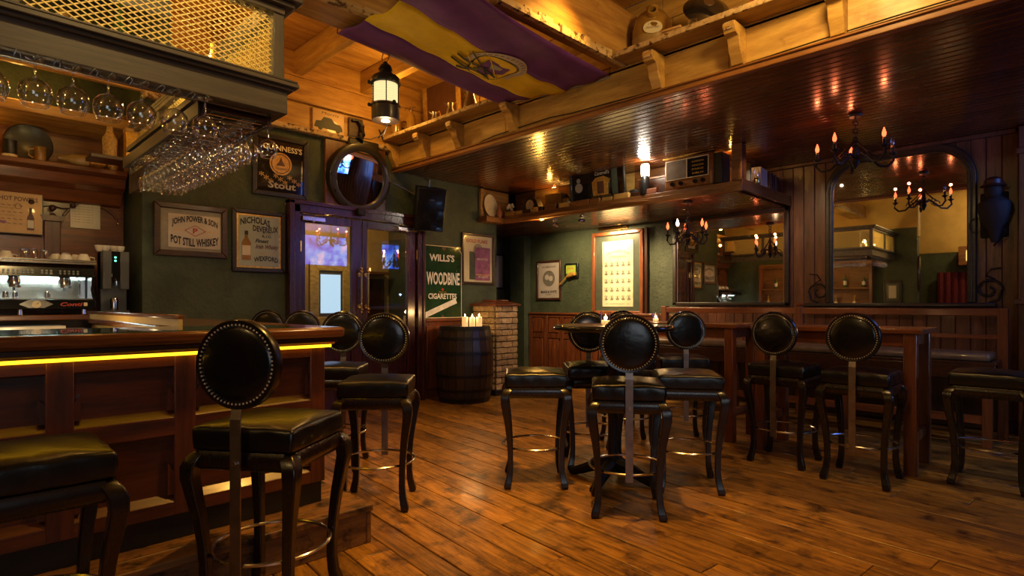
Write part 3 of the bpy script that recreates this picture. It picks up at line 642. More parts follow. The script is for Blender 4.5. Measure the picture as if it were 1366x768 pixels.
def long_table(name, x0, x1, y0, y1, label):
    cx, cy = (x0 + x1) / 2, (y0 + y1) / 2; t = thing(name, (cx, cy, 0), label, 'table', 0, 'long tables along the bench'); hx, hy = (x1 - x0) / 2, (y1 - y0) / 2
    n = 3; w = 2 * hx / n
    for i in range(n): box('top_board', 'red_wood_y', t, -hx + i * w + .001, -hx + (i + 1) * w - .001, -hy, hy, 1.01, 1.045, bevel=.004)
    MB().box(-hx + .05, hx - .05, -hy + .07, -hy + .10, .92, 1.01).box(-hx + .05, hx - .05, hy - .10, hy - .07, .92, 1.01).box(-hx + .05, -hx + .08, -hy + .07, hy - .07, .92, 1.01).box(hx - .08, hx - .05, -hy + .07, hy - .07, .92, 1.01).build('apron', 'red_wood_y', t, bevel=.003)
    for sx in (-1, 1):
        for sy in (-1, 1):
            X, Y = sx * (hx - .055), sy * (hy - .075); box('leg', 'red_wood_z', t, X - .04, X + .04, Y - .04, Y + .04, 0, 1.01, bevel=.006)
    for sy in (-1, 1): box('stretcher', 'red_wood_z', t, -hx + .09, hx - .09, sy * (hy - .075) - .02, sy * (hy - .075) + .02, .22, .29, bevel=.004)
    return t
long_table('bar_table', 4.86, 5.46, .78, 1.98, 'long reddish wooden bar table with square legs standing before the arched mirror')
long_table('bar_table', 4.93, 5.50, 2.13, 3.33, 'long reddish wooden bar table standing before the square mirror, partly behind stools')

# bench along the mirror wall
bn = thing('bench_settle', (0, 0, 0), 'long dark wooden settle with an open rail back and buttoned leather seat under the mirrors', 'bench')
box('top_rail', 'red_wood_y', bn, 6.73, 6.80, .45, 3.90, 1.115, 1.185, bevel=.008); box('lower_rail', 'red_wood_y', bn, 6.74, 6.79, .45, 3.90, .905, .945, bevel=.006)
for y in (.45, 2.165, 3.83): box('post', 'red_wood_z', bn, 6.725, 6.81, y, y + .075, 0, 1.20 if y > 1 else 1.187, bevel=.006)
MB().lathe([(.035, 0), (.045, .02), (.02, .04)], 12, (6.765, 2.2, 1.20)).build('finial', 'red_wood_z', bn, smooth=True)
MB().box(6.25, 6.80, .5, 3.9, .70, .73).box(6.25, 6.28, .5, 3.9, .58, .70).build('seat_board', 'dark_wood', bn, bevel=.004)
for i in range(6):
    a = .53 + i * .562; box('seat_cushion', 'buff_leather', bn, 6.28, 6.72, a, a + .548, .73, .80, bevel=.03, seg=3)
for y in (.52, 1.6, 2.7, 3.8): box('leg', 'red_wood_z', bn, 6.27, 6.34, y, y + .07, 0, .70, bevel=.004)
box('foot_rail', 'red_wood_y', bn, 6.28, 6.32, .59, 3.8, .20, .27, bevel=.004)
for i in range(9):
    a = .52 + i * .375; box('back_panel', 'dark_wood_z', bn, 6.80, 6.82, a, a + .365, .08, .70, bevel=.004)

# ================================================================ BARREL, BRICK COLUMN
br = thing('barrel', (4.77, 5.57, 0), 'black oak whiskey barrel standing on end with candles on its head', 'barrel')
def brad(z): return .315 + .055 * (1 - ((z - .475) / .475) ** 2)
for k in range(22):
    m = MB(); a0, a1 = 2 * PI * k / 22 + .006, 2 * PI * (k + 1) / 22 - .006; zs = [.0, .12, .3, .475, .65, .83, .95]; vs = []
    for z in zs:
        for r_, a in ((brad(z), a0), (brad(z), a1), (brad(z) - .025, a1), (brad(z) - .025, a0)): vs.append((r_ * math.cos(a), r_ * math.sin(a), z))
    n = len(zs); m.add(vs, [(i * 4 + q, i * 4 + (q + 1) % 4, i * 4 + 4 + (q + 1) % 4, i * 4 + 4 + q) for i in range(n - 1) for q in range(4)] + [(3, 2, 1, 0), tuple(range(4 * n - 4, 4 * n))])
    m.build('stave', 'barrel_wood', br)
for z, h in ((.02, .045), (.14, .035), (.32, .035), (.60, .035), (.78, .035), (.90, .045)):
    MB().lathe([(brad(z) + .0015, z), (brad(z) + .004, z), (brad(z + h) + .004, z + h), (brad(z + h) + .0015, z + h)], 44, cap=False).build('hoop', 'iron', br, smooth=True)
MB().lathe([(.285, .90), (.285, .935)], 40).build('barrel_head', 'barrel_wood', br)
m = MB()
a0 = math.atan2(-4.9, -4.4)
for i in range(16): z = .40 + i * .025; m.ball(((brad(z) + .002) * math.cos(a0), (brad(z) + .002) * math.sin(a0), z), .004, 5, 4)
for i in range(13):
    a = a0 + (i - 6) * .05; m.ball(((brad(.70) + .002) * math.cos(a), (brad(.70) + .002) * math.sin(a), .70), .004, 5, 4)
tag(m.build('dot_cross', 'steel', br), kind='stuff')  # small steel dots set in a cross
def candle(x, y, z, r, h, label, group=None):
    t = thing('pillar_candle', (x, y, z), label, 'candle', 0, group)
    MB().lathe([(r, 0), (r, h - .004), (r * .9, h), (r * .7, h - .006), (.002, h - .008)], 18).build('wax', 'wax', t, smooth=True, angle=50)
    MB().lathe([(.0015, h - .008), (.0015, h + .008)], 6).build('wick', 'black_paint', t)
    MB().lathe([(.001, h + .004), (.006, h + .013), (.005, h + .024), (.001, h + .04)], 8).build('flame', 'flame', t, smooth=True); lamp('candle_light', 'POINT', (x, y, z + h + .05), 2.2, (1, .55, .2), .02)
candle(4.63, 5.40, .936, .037, .13, 'lit cream pillar candle on the barrel head, left one of the three', 'candles on the barrel')
candle(4.71, 5.355, .936, .037, .125, 'lit cream pillar candle on the barrel head, middle one of the three', 'candles on the barrel')
candle(4.775, 5.30, .936, .037, .13, 'lit cream pillar candle on the barrel head, right one of the three', 'candles on the barrel')

bc = thing('brick_column', (5.49, 5.76, 0), 'pale brick pillar with a stepped wooden cap beside the barrel', 'pillar')
box('core', 'mortar', bc, -.20, .20, -.215, .215, 0, 1.2); box('plinth', 'black_paint', bc, -.225, .225, -.24, .24, 0, .075, bevel=.005)
def brick_mesh(seed, L):
    rr = random.Random(seed); bm = bmesh.new(); bmesh.ops.create_cube(bm, size=1); bmesh.ops.subdivide_edges(bm, edges=bm.edges, cuts=1, use_grid_fill=True)
    for v in bm.verts:
        c = v.co.copy(); v.co = Vector((c.x * L, c.y * .05, c.z * .067)) * (1 - .05 * (abs(c.x) > .4 and abs(c.z) > .4)); v.co += Vector([rr.uniform(-.0025, .0025) for _ in range(3)])
    me = bpy.data.meshes.new('brick'); bm.to_mesh(me); bm.free(); me.materials.append(MATS['brick_clay']); return me
BM = {(k, L): brick_mesh(k, L) for k in range(3) for L in (.196, .094)}
rr = random.Random(9)
for c in range(14):
    z = .075 + .04 + c * .0805
    for side in range(4):
        half = .2075 if side % 2 == 0 else .2175; dist = .2 if side % 2 else .2125
        runs = [(-.1, .196), (.1, .196)] if (c + side) % 2 == 0 else [(-.153, .094), (0, .196), (.153, .094)]
        for u, L in runs:
            a = side * PI / 2; M = Matrix.Rotation(a, 3, 'Z'); p = M @ Vector((u, -dist + .0, z)); p = Vector((p.x, p.y, z))
            inst('brick', BM[(rr.randrange(3), L)], bc, p + M @ Vector((0, rr.uniform(-.004, .004), 0)), (0, rr.choice((0, PI)), a + rr.uniform(-.01, .01)))
cap = box('cap', 'red_wood', bc, -.245, .245, -.26, .26, 1.20, 1.225, bevel=.005)
MB().add([(-.245, -.26, 0), (.245, -.26, 0), (.245, .26, 0), (-.245, .26, 0), (-.15, -.16, .035), (.15, -.16, .035), (.15, .16, .035), (-.15, .16, .035)], [(3, 2, 1, 0), (4, 5, 6, 7), (0, 1, 5, 4), (1, 2, 6, 5), (2, 3, 7, 6), (3, 0, 4, 7)]).build('cap_slope', 'red_wood', bc, loc=(0, 0, 1.225))
box('cap_block', 'red_wood', bc, -.13, .13, -.14, .14, 1.255, 1.285, bevel=.012)
# ================================================================ PICTURES, SIGNS, MIRRORS
WB = 6.048                                                           # face of the back wall
RW = -PI / 2                                                         # local x -> -y, for things on the right wall (x = 7.18)
def picture(name, label, cat, loc, w, h, fw, fm, mount, rot=0, dep=.03, mw=0, sheet=None, tilt=0, glazed=True, group=None):
    """framed flat picture; local x right, z up, faces -y; loc = centre on the wall"""
    t = thing(name, loc, label, cat, (tilt, 0, rot), group)
    m = MB(); W_, H_ = w / 2, h / 2
    for pts in (((-W_, -H_), (W_, -H_), (W_ - fw, -H_ + fw), (-W_ + fw, -H_ + fw)), ((W_, -H_), (W_, H_), (W_ - fw, H_ - fw), (W_ - fw, -H_ + fw)), ((W_, H_), (-W_, H_), (-W_ + fw, H_ - fw), (W_ - fw, H_ - fw)), ((-W_, H_), (-W_, -H_), (-W_ + fw, -H_ + fw), (-W_ + fw, H_ - fw))):
        m.prism(pts, 'y', -dep, 0)
    m.build('frame', fm, t, bevel=min(.008, fw * .25))
    box('mount', mount, t, -W_ + fw, W_ - fw, -.008, -.002, -H_ + fw, H_ - fw)
    if sheet:
        box('print', sheet, t, -W_ + fw + mw, W_ - fw - mw, -.011, -.008, -H_ + fw + mw, H_ - fw - mw)
    return t
t = picture('framed_sign', 'cream whiskey advertisement reading JOHN POWER & SON with red diamond, carved brown frame', 'framed sign', (1.745, WB, 1.925), .64, .50, .055, 'frame_brown', 'mat_beige')
box('print', 'paper', t, -.20, .255, -.012, -.008, -.165, .150)
text('JOHN POWER & SON', t, 'ink', .03, .083, .40, .078, -.014, .045, bold=.03); text('POT STILL WHISKEY', t, 'ink', .03, -.098, .42, .078, -.014, -.03, bold=.03)
text('GOLD MEDAL', t, 'gold_paint', -.115, 0, .08, .014, -.014); text('DUBLIN 1882', t, 'gold_paint', .17, 0, .08, .014, -.014)
m = MB()
for a, b in (((-.06, 0), (.03, .052)), ((.03, .052), (.12, 0)), ((.12, 0), (.03, -.052)), ((.03, -.052), (-.06, 0))): m.bar((a[0], -.0135, a[1]), (b[0], -.0135, b[1]), .005, .002, up=(0, 1, 0))
m.build('diamond', 'ink_red', t); text('P', t, 'ink_red', .03, 0, .042, .05, -.014, bold=.03)
t = picture('framed_sign', 'framed pale advertisement with a bottle reading NICHOLAS DEVEREUX WEXFORD, left of the doors', 'framed sign', (2.38, WB, 1.873), .545, .64, .045, 'frame_black', 'gold_paint')
box('print', 'paper_green', t, -.205, .205, -.012, -.008, -.255, .255)
text('NICHOLAS', t, 'ink', -.04, .20, .30, .068, -.014, .03, bold=.03); text('DEVEREUX', t, 'ink', .065, .13, .26, .060, -.014, -.01, bold=.03); text('& CO', t, 'ink', .08, .092, .09, .025, -.014); text('R.I.D.', t, 'ink', .08, .055, .10, .028, -.014, bold=.02)
text('Finest', t, 'ink', .03, .005, .13, .04, -.014, slant=.3, bold=.03); text('Irish Whisky', t, 'ink_brown', .08, -.06, .23, .058, -.014, slant=.3, bold=.03); text('DISTILLERS AT', t, 'gold_paint', .09, -.125, .18, .014, -.014); text('WEXFORD', t, 'ink', .07, -.185, .25, .052, -.014, .02, bold=.03)
MB().prism([(-.175, -.2), (-.085, -.2), (-.085, -.02), (-.115, .03), (-.115, .075), (-.145, .075), (-.145, .03), (-.175, -.02)], 'y', -.0145, -.012).build('bottle_print', 'brown_glaze', t); box('bottle_label', 'paper', t, -.172, -.088, -.016, -.0145, -.15, -.05)
box('bottle_cap', 'ink', t, -.147, -.113, -.016, -.0145, .06, .10)
t = picture('pub_mirror', 'black-framed brewery mirror reading GUINNESS\'S STOUT round a gold medallion', 'mirror', (2.60, WB - .01, 2.68), .59, .64, .05, 'frame_black', 'mirror_dark', tilt=R(3))
box('edge_strip', 'mirror', t, .225, .24, -.013, -.008, -.26, .1)
text("GUINNESS'S", t, 'cream_paint', .02, .195, .42, .06, -.012, .0, bold=.02); text('Stout', t, 'paper_grey', .02, -.195, .30, .075, -.012, bold=.03)
MB().lathe([(.118, -.014), (.118, -.009)], 36, (.0, 0, .03), 'y').build('medallion', 'gold_paint', t); MB().torus((0, -.015, .03), .098, .004, 36, 6, 'y').build('medallion_ring', 'ink_brown', t)
MB().prism([(-.05, .01), (.05, .01), (.02, .05), (0, .10), (-.02, .05)], 'y', -.0165, -.014).build('harp', 'ink_brown', t); text('TRADE MARK', t, 'ink_brown', 0, -.02, .12, .018, -.0165)
for i in range(9): text('*', t, 'gold_paint', -.2 + i * .05, -.10 - .03 * (i % 3), .05, .05, -.012, name='ornament')
# porthole mirror over the doors
t = thing('porthole_mirror', (3.49, 5.995, 2.68), 'round porthole mirror on a dark plank board above the double doors', 'mirror')
for i in range(3): box('board', 'plank_red', t, -.40 + i * .262, -.40 + (i + 1) * .262 - .003, 0, .05, -.35, .40, bevel=.006)
g = MB().lathe([(.31, -.03), (.31, -.02), (.0005, -.019)], 48, (0, 0, 0), 'y', cap=False).build('mirror_glass', 'mirror', t, loc=(0, -.055, 0), rot=(R(9.6), 0, R(.5)))
MB().lathe([(.305, -.035), (.32, -.05), (.36, -.055), (.395, -.04), (.40, -.01), (.40, .05), (.305, .05), (.305, -.035)], 48, (0, 0, 0), 'y', cap=False).build('frame', 'frame_black', t, smooth=True, loc=(0, -.05, 0), rot=(R(9.6), 0, R(.5)))
for k in range(12):
    a = 2 * PI * k / 12; MB().ball((.375 * math.cos(a), -.10, .375 * math.sin(a)), .014, 8, 5).build('rivet', 'iron', t, smooth=True)
MB().box(-.05, .05, -.11, -.05, -.43, -.35).build('dog_clip', 'iron', t, bevel=.01); MB().box(-.14, .26, -.06, 0, .33, .46).build('hinge_block', 'frame_black', t, bevel=.02)
# enamel sign
t = thing('enamel_sign', (4.785, WB, 1.52), 'chipped green enamel cigarette sign reading WILLS\'S WOODBINE CIGARETTES, right of the doors', 'sign')
box('plate', 'enamel_green', t, -.335, .335, -.012, 0, -.485, .485, bevel=.004)
m = MB()
for a, b in (((-.325, -.475), (.325, -.475)), ((.325, -.475), (.325, .40)), ((.325, .40), (.26, .475)), ((.26, .475), (-.325, .475)), ((-.325, .475), (-.325, .12)), ((-.325, .12), (-.30, .0)), ((-.30, 0), (-.325, -.12)), ((-.325, -.12), (-.31, -.3)), ((-.31, -.3), (-.325, -.475))):
    m.bar((a[0], -.013, a[1]), (b[0], -.013, b[1]), .009, .002, up=(0, 1, 0))
m.build('border_line', 'cream_paint', t)
text("WILLS'S", t, 'white_paint', -.01, .32, .42, .095, -.014, .0, bold=.03); text('WOODBINE', t, 'white_paint', .012, .045, .56, .17, -.014, 0, bold=.03); text('CIGARETTES', t, 'white_paint', .0, -.19, .48, .075, -.014, 0, bold=.03)
MB().lathe([(.018, -.014), (.018, -.0125)], 10, (0, 0, -.10), 'y').build('crest', 'glow_cyan' if False else 'ink_red', t); text('TRADE MARK', t, 'gold_paint', 0, -.135, .13, .018, -.014)
m = MB(); ca, sa = math.cos(R(20)), math.sin(R(20)); P_ = lambda u, w: (-.03 + u * ca - w * sa, -.345 + u * sa + w * ca)
m.prism([P_(-.30, -.035), P_(.28, -.035), P_(.28, .035), P_(-.30, .035)], 'y', -.0145, -.012); m.build('painted_cigarette', 'white_paint', t)
for x, z, r_ in ((-.32, .46, .03), (.02, .455, .035), (-.30, -.46, .03), (0, -.46, .022), (.315, -.02, .018), (-.31, .10, .02)):
    MB().lathe([(r_, -.0135), (r_ * .9, -.0118)], 7, (x, 0, z), 'y').build('rust_chip', 'ink_brown', t)
# tobacco picture
t = picture('framed_poster', 'framed cream tobacco poster with a purple bill tucked over it, above the brick pillar', 'poster', (5.42, WB, 1.86), .61, .71, .032, 'frame_brown', 'paper_cream')
box('figure_print', 'mat_green', t, -.16, .10, -.012, -.008, -.29, .10); MB().lathe([(.085, -.0125), (.085, -.008)], 20, (.0, 0, .13), 'y').build('head_print', 'mat_beige', t)
text('GOLD FLAKE', t, 'ink_red', -.02, .25, .40, .05, -.012, bold=.02)
box('bill', 'violet', t, -.06, .225, -.018, -.014, -.30, .165); text('MINISTRY', t, 'paper', .08, 0, .22, .03, -.02, bold=.02); text('DE LIGHTS', t, 'paper', .09, -.25, .20, .03, -.02, bold=.02); box('bill_strip', 'gold_paint', t, -.05, .215, -.0195, -.018, -.225, -.215)
# wall speaker
t = thing('wall_speaker', (4.40, 5.86, 2.43), 'black loudspeaker angled down on a wall bracket above the enamel sign', 'speaker', (R(16), R(0), R(-18)))
MB().prism([(-.19, -.14), (.19, -.14), (.14, .14), (-.14, .14)], 'z', -.27, .27).build('cabinet', 'black_paint', t, bevel=.01)
box('grille', 'black_gloss', t, -.175, .175, -.147, -.141, -.255, .255, bevel=.003); box('badge', 'steel', t, -.03, .03, -.15, -.146, .12, .13)
MB().bar((0, .02, .27), (0, .02, .36), .02).bar((0, .02, .35), (-.02, .16, .36), .02).build('bracket', 'steel', t)
tag(MB().tube([(3.86, 5.93, 2.72), (4.02, 5.9, 2.66), (4.28, 5.85, 2.56)], .007, 6).build('pole', 'steel', smooth=True), 'thin metal rod running from the porthole mirror to the loudspeaker', 'rod')
# picture in the passage
picture('framed_picture', 'narrow framed picture with a pale edge in the dark passage behind the brick pillar', 'picture', (6.98, 7.29, 1.8), .34, .62, .03, 'frame_black', 'paper_grey')
# right-hand wall
t = picture('framed_poster', 'small framed grey print with a round portrait, left of the little green sign', 'poster', (7.175, 6.235, 1.62), .53, .65, .035, 'frame_brown', 'paper_grey', RW)
MB().lathe([(.13, -.012), (.13, -.008)], 32, (0, 0, .03), 'y').build('round_print', 'ink_grey', t); MB().lathe([(.045, -.0125), (.045, -.011)], 16, (-.04, 0, .05), 'y').lathe([(.045, -.0125), (.045, -.011)], 16, (.045, 0, .03), 'y').build('face_print', 'paper_grey', t)
text('THE ABERDONIAN', t, 'ink', 0, .22, .30, .028, -.012); text('BLACK & WHITE', t, 'ink', 0, -.19, .34, .04, -.012, bold=.03); text('WHISKY', t, 'ink', 0, -.235, .12, .02, -.012)
t = thing('bottle_sign', (7.17, 5.745, 1.76), 'small black-edged green sign with a tilted golden bottle, between the two framed pictures', 'sign', RW)
MB().prism([(-.13, -.08), (-.08, -.12), (.13, -.12), (.14, -.08), (.14, .11), (-.10, .12), (-.13, .09)], 'y', -.04, 0).build('backing', 'black_gloss', t, bevel=.01); box('face', 'enamel_green', t, -.10, .115, -.043, -.04, -.085, .09)
box('lime_face', 'lime', t, -.09, .10, -.045, -.043, -.05, .08); text('SMITHWICKS', t, 'ink_red', 0, .03, .13, .03, -.047)  # inner face in plain lime colour
m = MB().tube([(-.23, -.06, -.235), (-.12, -.065, -.15), (-.06, -.07, -.10), (-.02, -.075, -.085), (.03, -.075, -.07), (.10, -.075, -.055)], [.008, .01, .014, .032, .034, .03], 10); m.build('bottle', 'gold_paint', t, smooth=True)
t = picture('framed_print', 'large copper-framed print of many oval team portraits under a brass picture light', 'picture', (7.165, 4.875, 1.69), .90, 1.24, .055, 'frame_copper', 'mat_green', RW, dep=.045)
box('print', 'paper_cream', t, -.27, .27, -.014, -.008, -.50, .475)
text('GAELIC ATHLETIC CLUB', t, 'ink_grey', 0, .30, .40, .035, -.016, .04); text('Champions', t, 'ink_grey', 0, .24, .30, .05, -.016, slant=.3)
m = MB()
rrr = random.Random(4)
for r_ in range(5):
    for c in range(5):
        x, z = -.20 + c * .10, .13 - r_ * .125; m.torus((x, -.015, z), .036, .0025, 14, 4, 'y')
ov = m.build('oval_print', 'ink_grey', t)
for r_ in range(5):
    for c in range(5):
        x, z = -.20 + c * .10, .13 - r_ * .125
        MB().lathe([(.013, -.0165), (.013, -.014)], 8, (x, 0, z + .01), 'y').prism([(x - .026, z - .027), (x + .026, z - .027), (x + .016, z - .005), (x - .016, z - .005)], 'y', -.0165, -.014).build('portrait', 'ink_grey', t)
text('1910  -  ALL IRELAND HURLING  -  1910', t, 'ink_grey', 0, -.46, .42, .018, -.016)
t = thing('picture_light', (7.165, 4.84, 2.34), 'brass picture light curved over the large portrait print', 'lamp', RW)
MB().tube([(0, 0, -.02), (0, -.02, .05), (0, -.09, .08), (0, -.16, .03), (0, -.17, -.0)], .007, 8).build('arm', 'brass', t, smooth=True); MB().lathe([(.028, -.25), (.03, -.2), (.03, .2), (.028, .25)], 12, (0, -.17, 0), 'x').build('shade', 'brass', t, smooth=True)
MB().lathe([(.03, 0), (.03, .01)], 14, (0, -.01, 0), 'y').build('wall_plate', 'brass', t)
l = lamp('picture_lamp', 'AREA', (6.99, 4.84, 2.30), 12, WARM, .45, (7.2, 4.84, 1.75), size_y=.03)
tag(box('wall_board', 'dark_wood_z', None, 7.13, 7.18, 4.36, 4.405, 1.05, 2.32, bevel=.004), 'narrow dark upright board beside the copper-framed print', 'board')
# square mirror
t = thing('wall_mirror', (7.165, 3.205, 1.785), 'large rectangular mirror in a dark frame above the settle, reflecting the lit bar', 'mirror', RW)
m = MB()
for a, b, c, d in ((-.76, .76, .545, .60), (-.76, .76, -.575, -.535), (-.76, -.705, -.575, .60), (.705, .76, -.575, .60)): m.box(a, b, -.035, 0, c, d)
m.build('frame', 'frame_black', t, bevel=.008); box('mirror_glass', 'mirror', t, -.705, .705, -.012, -.004, -.54, .545)
box('bead', 'frame_copper', t, -.705, .705, -.02, -.012, .53, .545); box('bead', 'frame_copper', t, .69, .705, -.02, -.012, -.54, .53); box('bead', 'frame_copper', t, -.705, -.69, -.02, -.012, -.54, .53)
# arched mirror
def arch(hw, z0, z1, r_, n=8):
    p = [(-hw, z0), (hw, z0)]
    for i in range(n + 1): a = PI / 2 * i / n; p.append((hw - r_ + r_ * math.cos(a), z1 - r_ + r_ * math.sin(a)))
    for i in range(n + 1): a = PI / 2 + PI / 2 * i / n; p.append((-hw + r_ + r_ * math.cos(a), z1 - r_ + r_ * math.sin(a)))
    return p
t = thing('arched_mirror', (7.165, 1.38, 0), 'large round-shouldered mirror in a dark moulded frame, reflecting canopy and curtain', 'mirror', RW)
MB().prism(arch(.60, 1.235, 2.77, .30), 'y', -.012, -.004).build('mirror_glass', 'mirror', t)
pi_, po = arch(.595, 1.235, 2.765, .295)[2:], arch(.67, 1.235, 2.845, .36)[2:]
for dep, a_, b_ in ((.04, pi_, po),):
    pi2 = [(.595, 1.235)] + a_ + [(-.595, 1.235)]; po2 = [(.67, 1.235)] + b_ + [(-.67, 1.235)]; n = len(pi2); m = MB()
    vs = [(x, y, z) for y in (-dep, 0) for x, z in pi2] + [(x, y, z) for y in (-dep, 0) for x, z in po2]
    fs = []
    for i in range(n - 1):
        A, B, C_, D = i, n + i, 2 * n + i, 3 * n + i
        fs += [(A, A + 1, B + 1, B), (C_, D, D + 1, C_ + 1), (A, C_, C_ + 1, A + 1), (B, B + 1, D + 1, D)]
    fs += [(0, n, 3 * n, 2 * n), (n - 1, 2 * n - 1, 4 * n - 1, 3 * n - 1)]
    m.add(vs, fs).build('frame', 'frame_black', t, bevel=.01)
MB().tube([(x * 1.06, -.045, z + .012) for x, z in pi2], .009, 6).build('frame_bead', 'frame_black', t, smooth=True)
box('ledge', 'frame_black', t, -.90, .82, -.11, 0, 1.195, 1.235, bevel=.01)
for s, x in ((1, .76), (-1, -.74)):                                  # iron scrolls each side
    p = [(x + s * .11 * (1 - i / 30) * math.cos(i * .33), -.03, 1.36 + .11 * (1 - i / 30) * math.sin(i * .33)) for i in range(24)]
    MB().tube(p, .011, 6).tube([(x, -.03, 1.235), (x + s * .08, -.03, 1.27), (x + s * .1, -.03, 1.36)], .011, 6).tube([(x + s * .05, -.03, 1.46), (x - s * .02, -.03, 1.50), (x + s * .02, -.03, 1.56), (x + s * .1, -.03, 1.57)], .008, 6).build('iron_scroll', 'iron', t, smooth=True)
# dark head ornament on the plank wall
t = thing('wall_ornament', (7.17, .58, 2.12), 'dark carved bust ornament on the planks right of the arched mirror', 'ornament', RW)
t.scale = (.8, .8, .86)
MB().box(-.13, .13, -.03, 0, -.30, .20).build('back_plate', 'matte_dark', t, bevel=.02)
MB().lathe([(.03, -.36), (.05, -.30), (.07, -.22), (.13, -.12), (.16, 0), (.15, .08), (.09, .13), (.06, .15)], 14, (.01, -.12, 0), sy=.7).build('bust', 'matte_dark', t, smooth=True)
MB().ball((.0, -.14, .20), .085, 12, 8, 1.15).build('head', 'matte_dark', t, smooth=True); MB().lathe([(.13, .25), (.12, .265), (.09, .275), (.085, .32), (.05, .35), (.001, .36)], 14, (0, -.15, 0)).build('cap', 'frame_brown', t, smooth=True)
MB().tube([(-.16 + .07 * math.cos(i * .5), -.10, -.16 + .08 * math.sin(i * .5)) for i in range(13)], .006, 5).tube([(.05, -.1, -.2), (.12, -.12, -.28), (.06, -.12, -.34), (.0, -.1, -.4)], .01, 5).build('iron_scroll', 'iron', t, smooth=True)

# ================================================================ SCREEN BEHIND THE VIEWER, CURTAIN AND CABINET SEEN IN MIRRORS
t = thing('television', (6.42, -.45, 2.47), 'flat screen under the low ceiling showing blue and pink, seen only in reflections', 'television')
box('bezel', 'black_gloss', t, -.60, .60, -.06, 0, -.36, .36, bevel=.006); box('screen', 'tv_picture', t, -.575, .575, 0, .004, -.335, .335)
MB().box(-.03, .03, -.05, -.02, .36, .40).build('bracket', 'iron', t)
t = thing('curtain', (-3.1, 1.9, 0), 'dark red curtain hanging by the far wall, seen in the arched mirror', 'curtain')
for k in range(9):
    m = MB(); y0 = -.6 + k * .14
    m.tube([(.03 * math.sin(k), y0, .1), (0, y0, 2.0)], .075, 8).build('curtain_fold', 'burgundy_cloth', t, smooth=True)
t = thing('wall_cabinet', (-2.95, 1.7, 2.35), 'small wooden cabinet with a lit panel above the red curtain', 'cabinet')
box('case', 'shelf_wood', t, -.2, .1, -.55, .35, -.2, .25, bevel=.01); box('lit_panel', 'lit_panel', t, .1, .105, -.38, .2, -.1, .15)
# round plaque on the end of the bar wall
t = thing('oval_plaque', (-.92 + .0, 2.49, 1.9), 'dark oval plaque on the end of the green bar wall, seen in a mirror', 'plaque')
MB().lathe([(.26, -.03), (.30, -.02), (.30, 0)], 24, (.11, 0, 0), 'y', sy=1.3, sx=.35).build('plate', 'frame_brown', t, smooth=True)
# ================================================================ SHELF ON THE SOFFIT
sh = thing('soffit_shelf', (0, 0, 0), 'long rustic wooden shelf under the low ceiling above the mirrors, crowded with curios', 'shelf')
box('shelf_board', 'shelf_wood', sh, 5.79, 6.12, 2.45, 6.04, 2.41, 2.49, bevel=.008); box('shelf_board', 'shelf_wood_x', sh, 6.12, 7.16, 2.45, 2.86, 2.41, 2.49, bevel=.006)
box('shelf_board', 'shelf_wood_x', sh, 5.42, 5.79, 5.86, 6.04, 2.38, 2.46, bevel=.008)
box('edge_strip', 'shelf_wood', sh, 5.765, 5.79, 2.43, 5.86, 2.375, 2.44, bevel=.006); box('edge_strip', 'dark_wood', sh, 5.79, 7.16, 2.43, 2.45, 2.385, 2.505, bevel=.006)
box('corner_post', 'dark_wood_z', sh, 5.79, 5.90, 2.44, 2.54, 2.49, 2.865, bevel=.006); box('post_edge', 'shelf_wood', sh, 5.775, 5.79, 2.44, 2.54, 2.49, 2.865)
y = 2.9; k = 0
for L in (.42, .62, .55, .68, .45, .40):
    box('back_board', 'shelf_wood' if k % 2 else 'old_timber', sh, 6.15, 6.17, y + .002, y + L - .002, 2.49, 2.865, bevel=.004); y += L; k += 1
box('back_board', 'old_timber_x', sh, 6.17, 7.16, 2.86, 2.88, 2.49, 2.865, bevel=.004); box('head_strip', 'shelf_wood_x', sh, 5.9, 7.16, 2.84, 2.86, 2.80, 2.865, bevel=.004)
box('end_board', 'old_timber_x', sh, 5.44, 6.02, 6.025, 6.045, 2.46, 2.86, bevel=.004); box('end_batten', 'old_timber_x', sh, 5.44, 5.50, 6.0, 6.025, 2.46, 2.86, bevel=.004)
rr = random.Random(12); y = 3.42
while y < 5.85:                                                      # rough blocks along the lip
    L = rr.uniform(.07, .32); hh = rr.uniform(.035, .075); box('lip_block', ('shelf_wood', 'old_timber', 'terracotta', 'dark_wood')[rr.randrange(4)], sh, 5.795, 5.83 + rr.uniform(0, .02), y, y + L - .008, 2.49, 2.49 + hh, bevel=.005); y += L + rr.uniform(0, .05)
MB().tube([(5.78, 3.4, 2.40), (5.77, 3.9, 2.43), (5.775, 4.3, 2.41), (5.77, 4.9, 2.42), (5.78, 5.4, 2.40)], [.012, .025, .014, .022, .01], 7).build('bark_edge', 'shelf_wood', sh, smooth=True)
def on(name, loc, label, cat, rot=0, group='curios on the soffit shelf'): return thing(name, loc, label, cat, rot, group)
t = on('plate', (5.60, 5.97, 2.462), 'cream oval plate leaning at the left end of the high shelf', 'plate', (R(-8), 0, 0))
MB().lathe([(.001, -.012), (.09, -.012), (.115, -.02), (.135, -.03), (.14, -.028), (.12, -.012), (.001, 0)], 32, (0, 0, .165), 'y', cap=False, sx=.9, sy=1.18).build('dish', 'cream_paint', t, smooth=True); MB().torus((0, -.03, .165), .001, .001, 6, 4).build('rim_line', 'gold_paint', t)
t = on('figurine', (5.70, 5.90, 2.462), 'small brown jug figurine beside the cream plate', 'figurine')
MB().lathe([(.03, 0), (.045, .05), (.04, .10), (.018, .14), (.014, .18), (.02, .19)], 14).build('body', 'terracotta', t, smooth=True)
t = on('flower_pot', (5.89, 5.84, 2.492), 'small pot of pale flowers beside the mantel clock', 'flower pot')
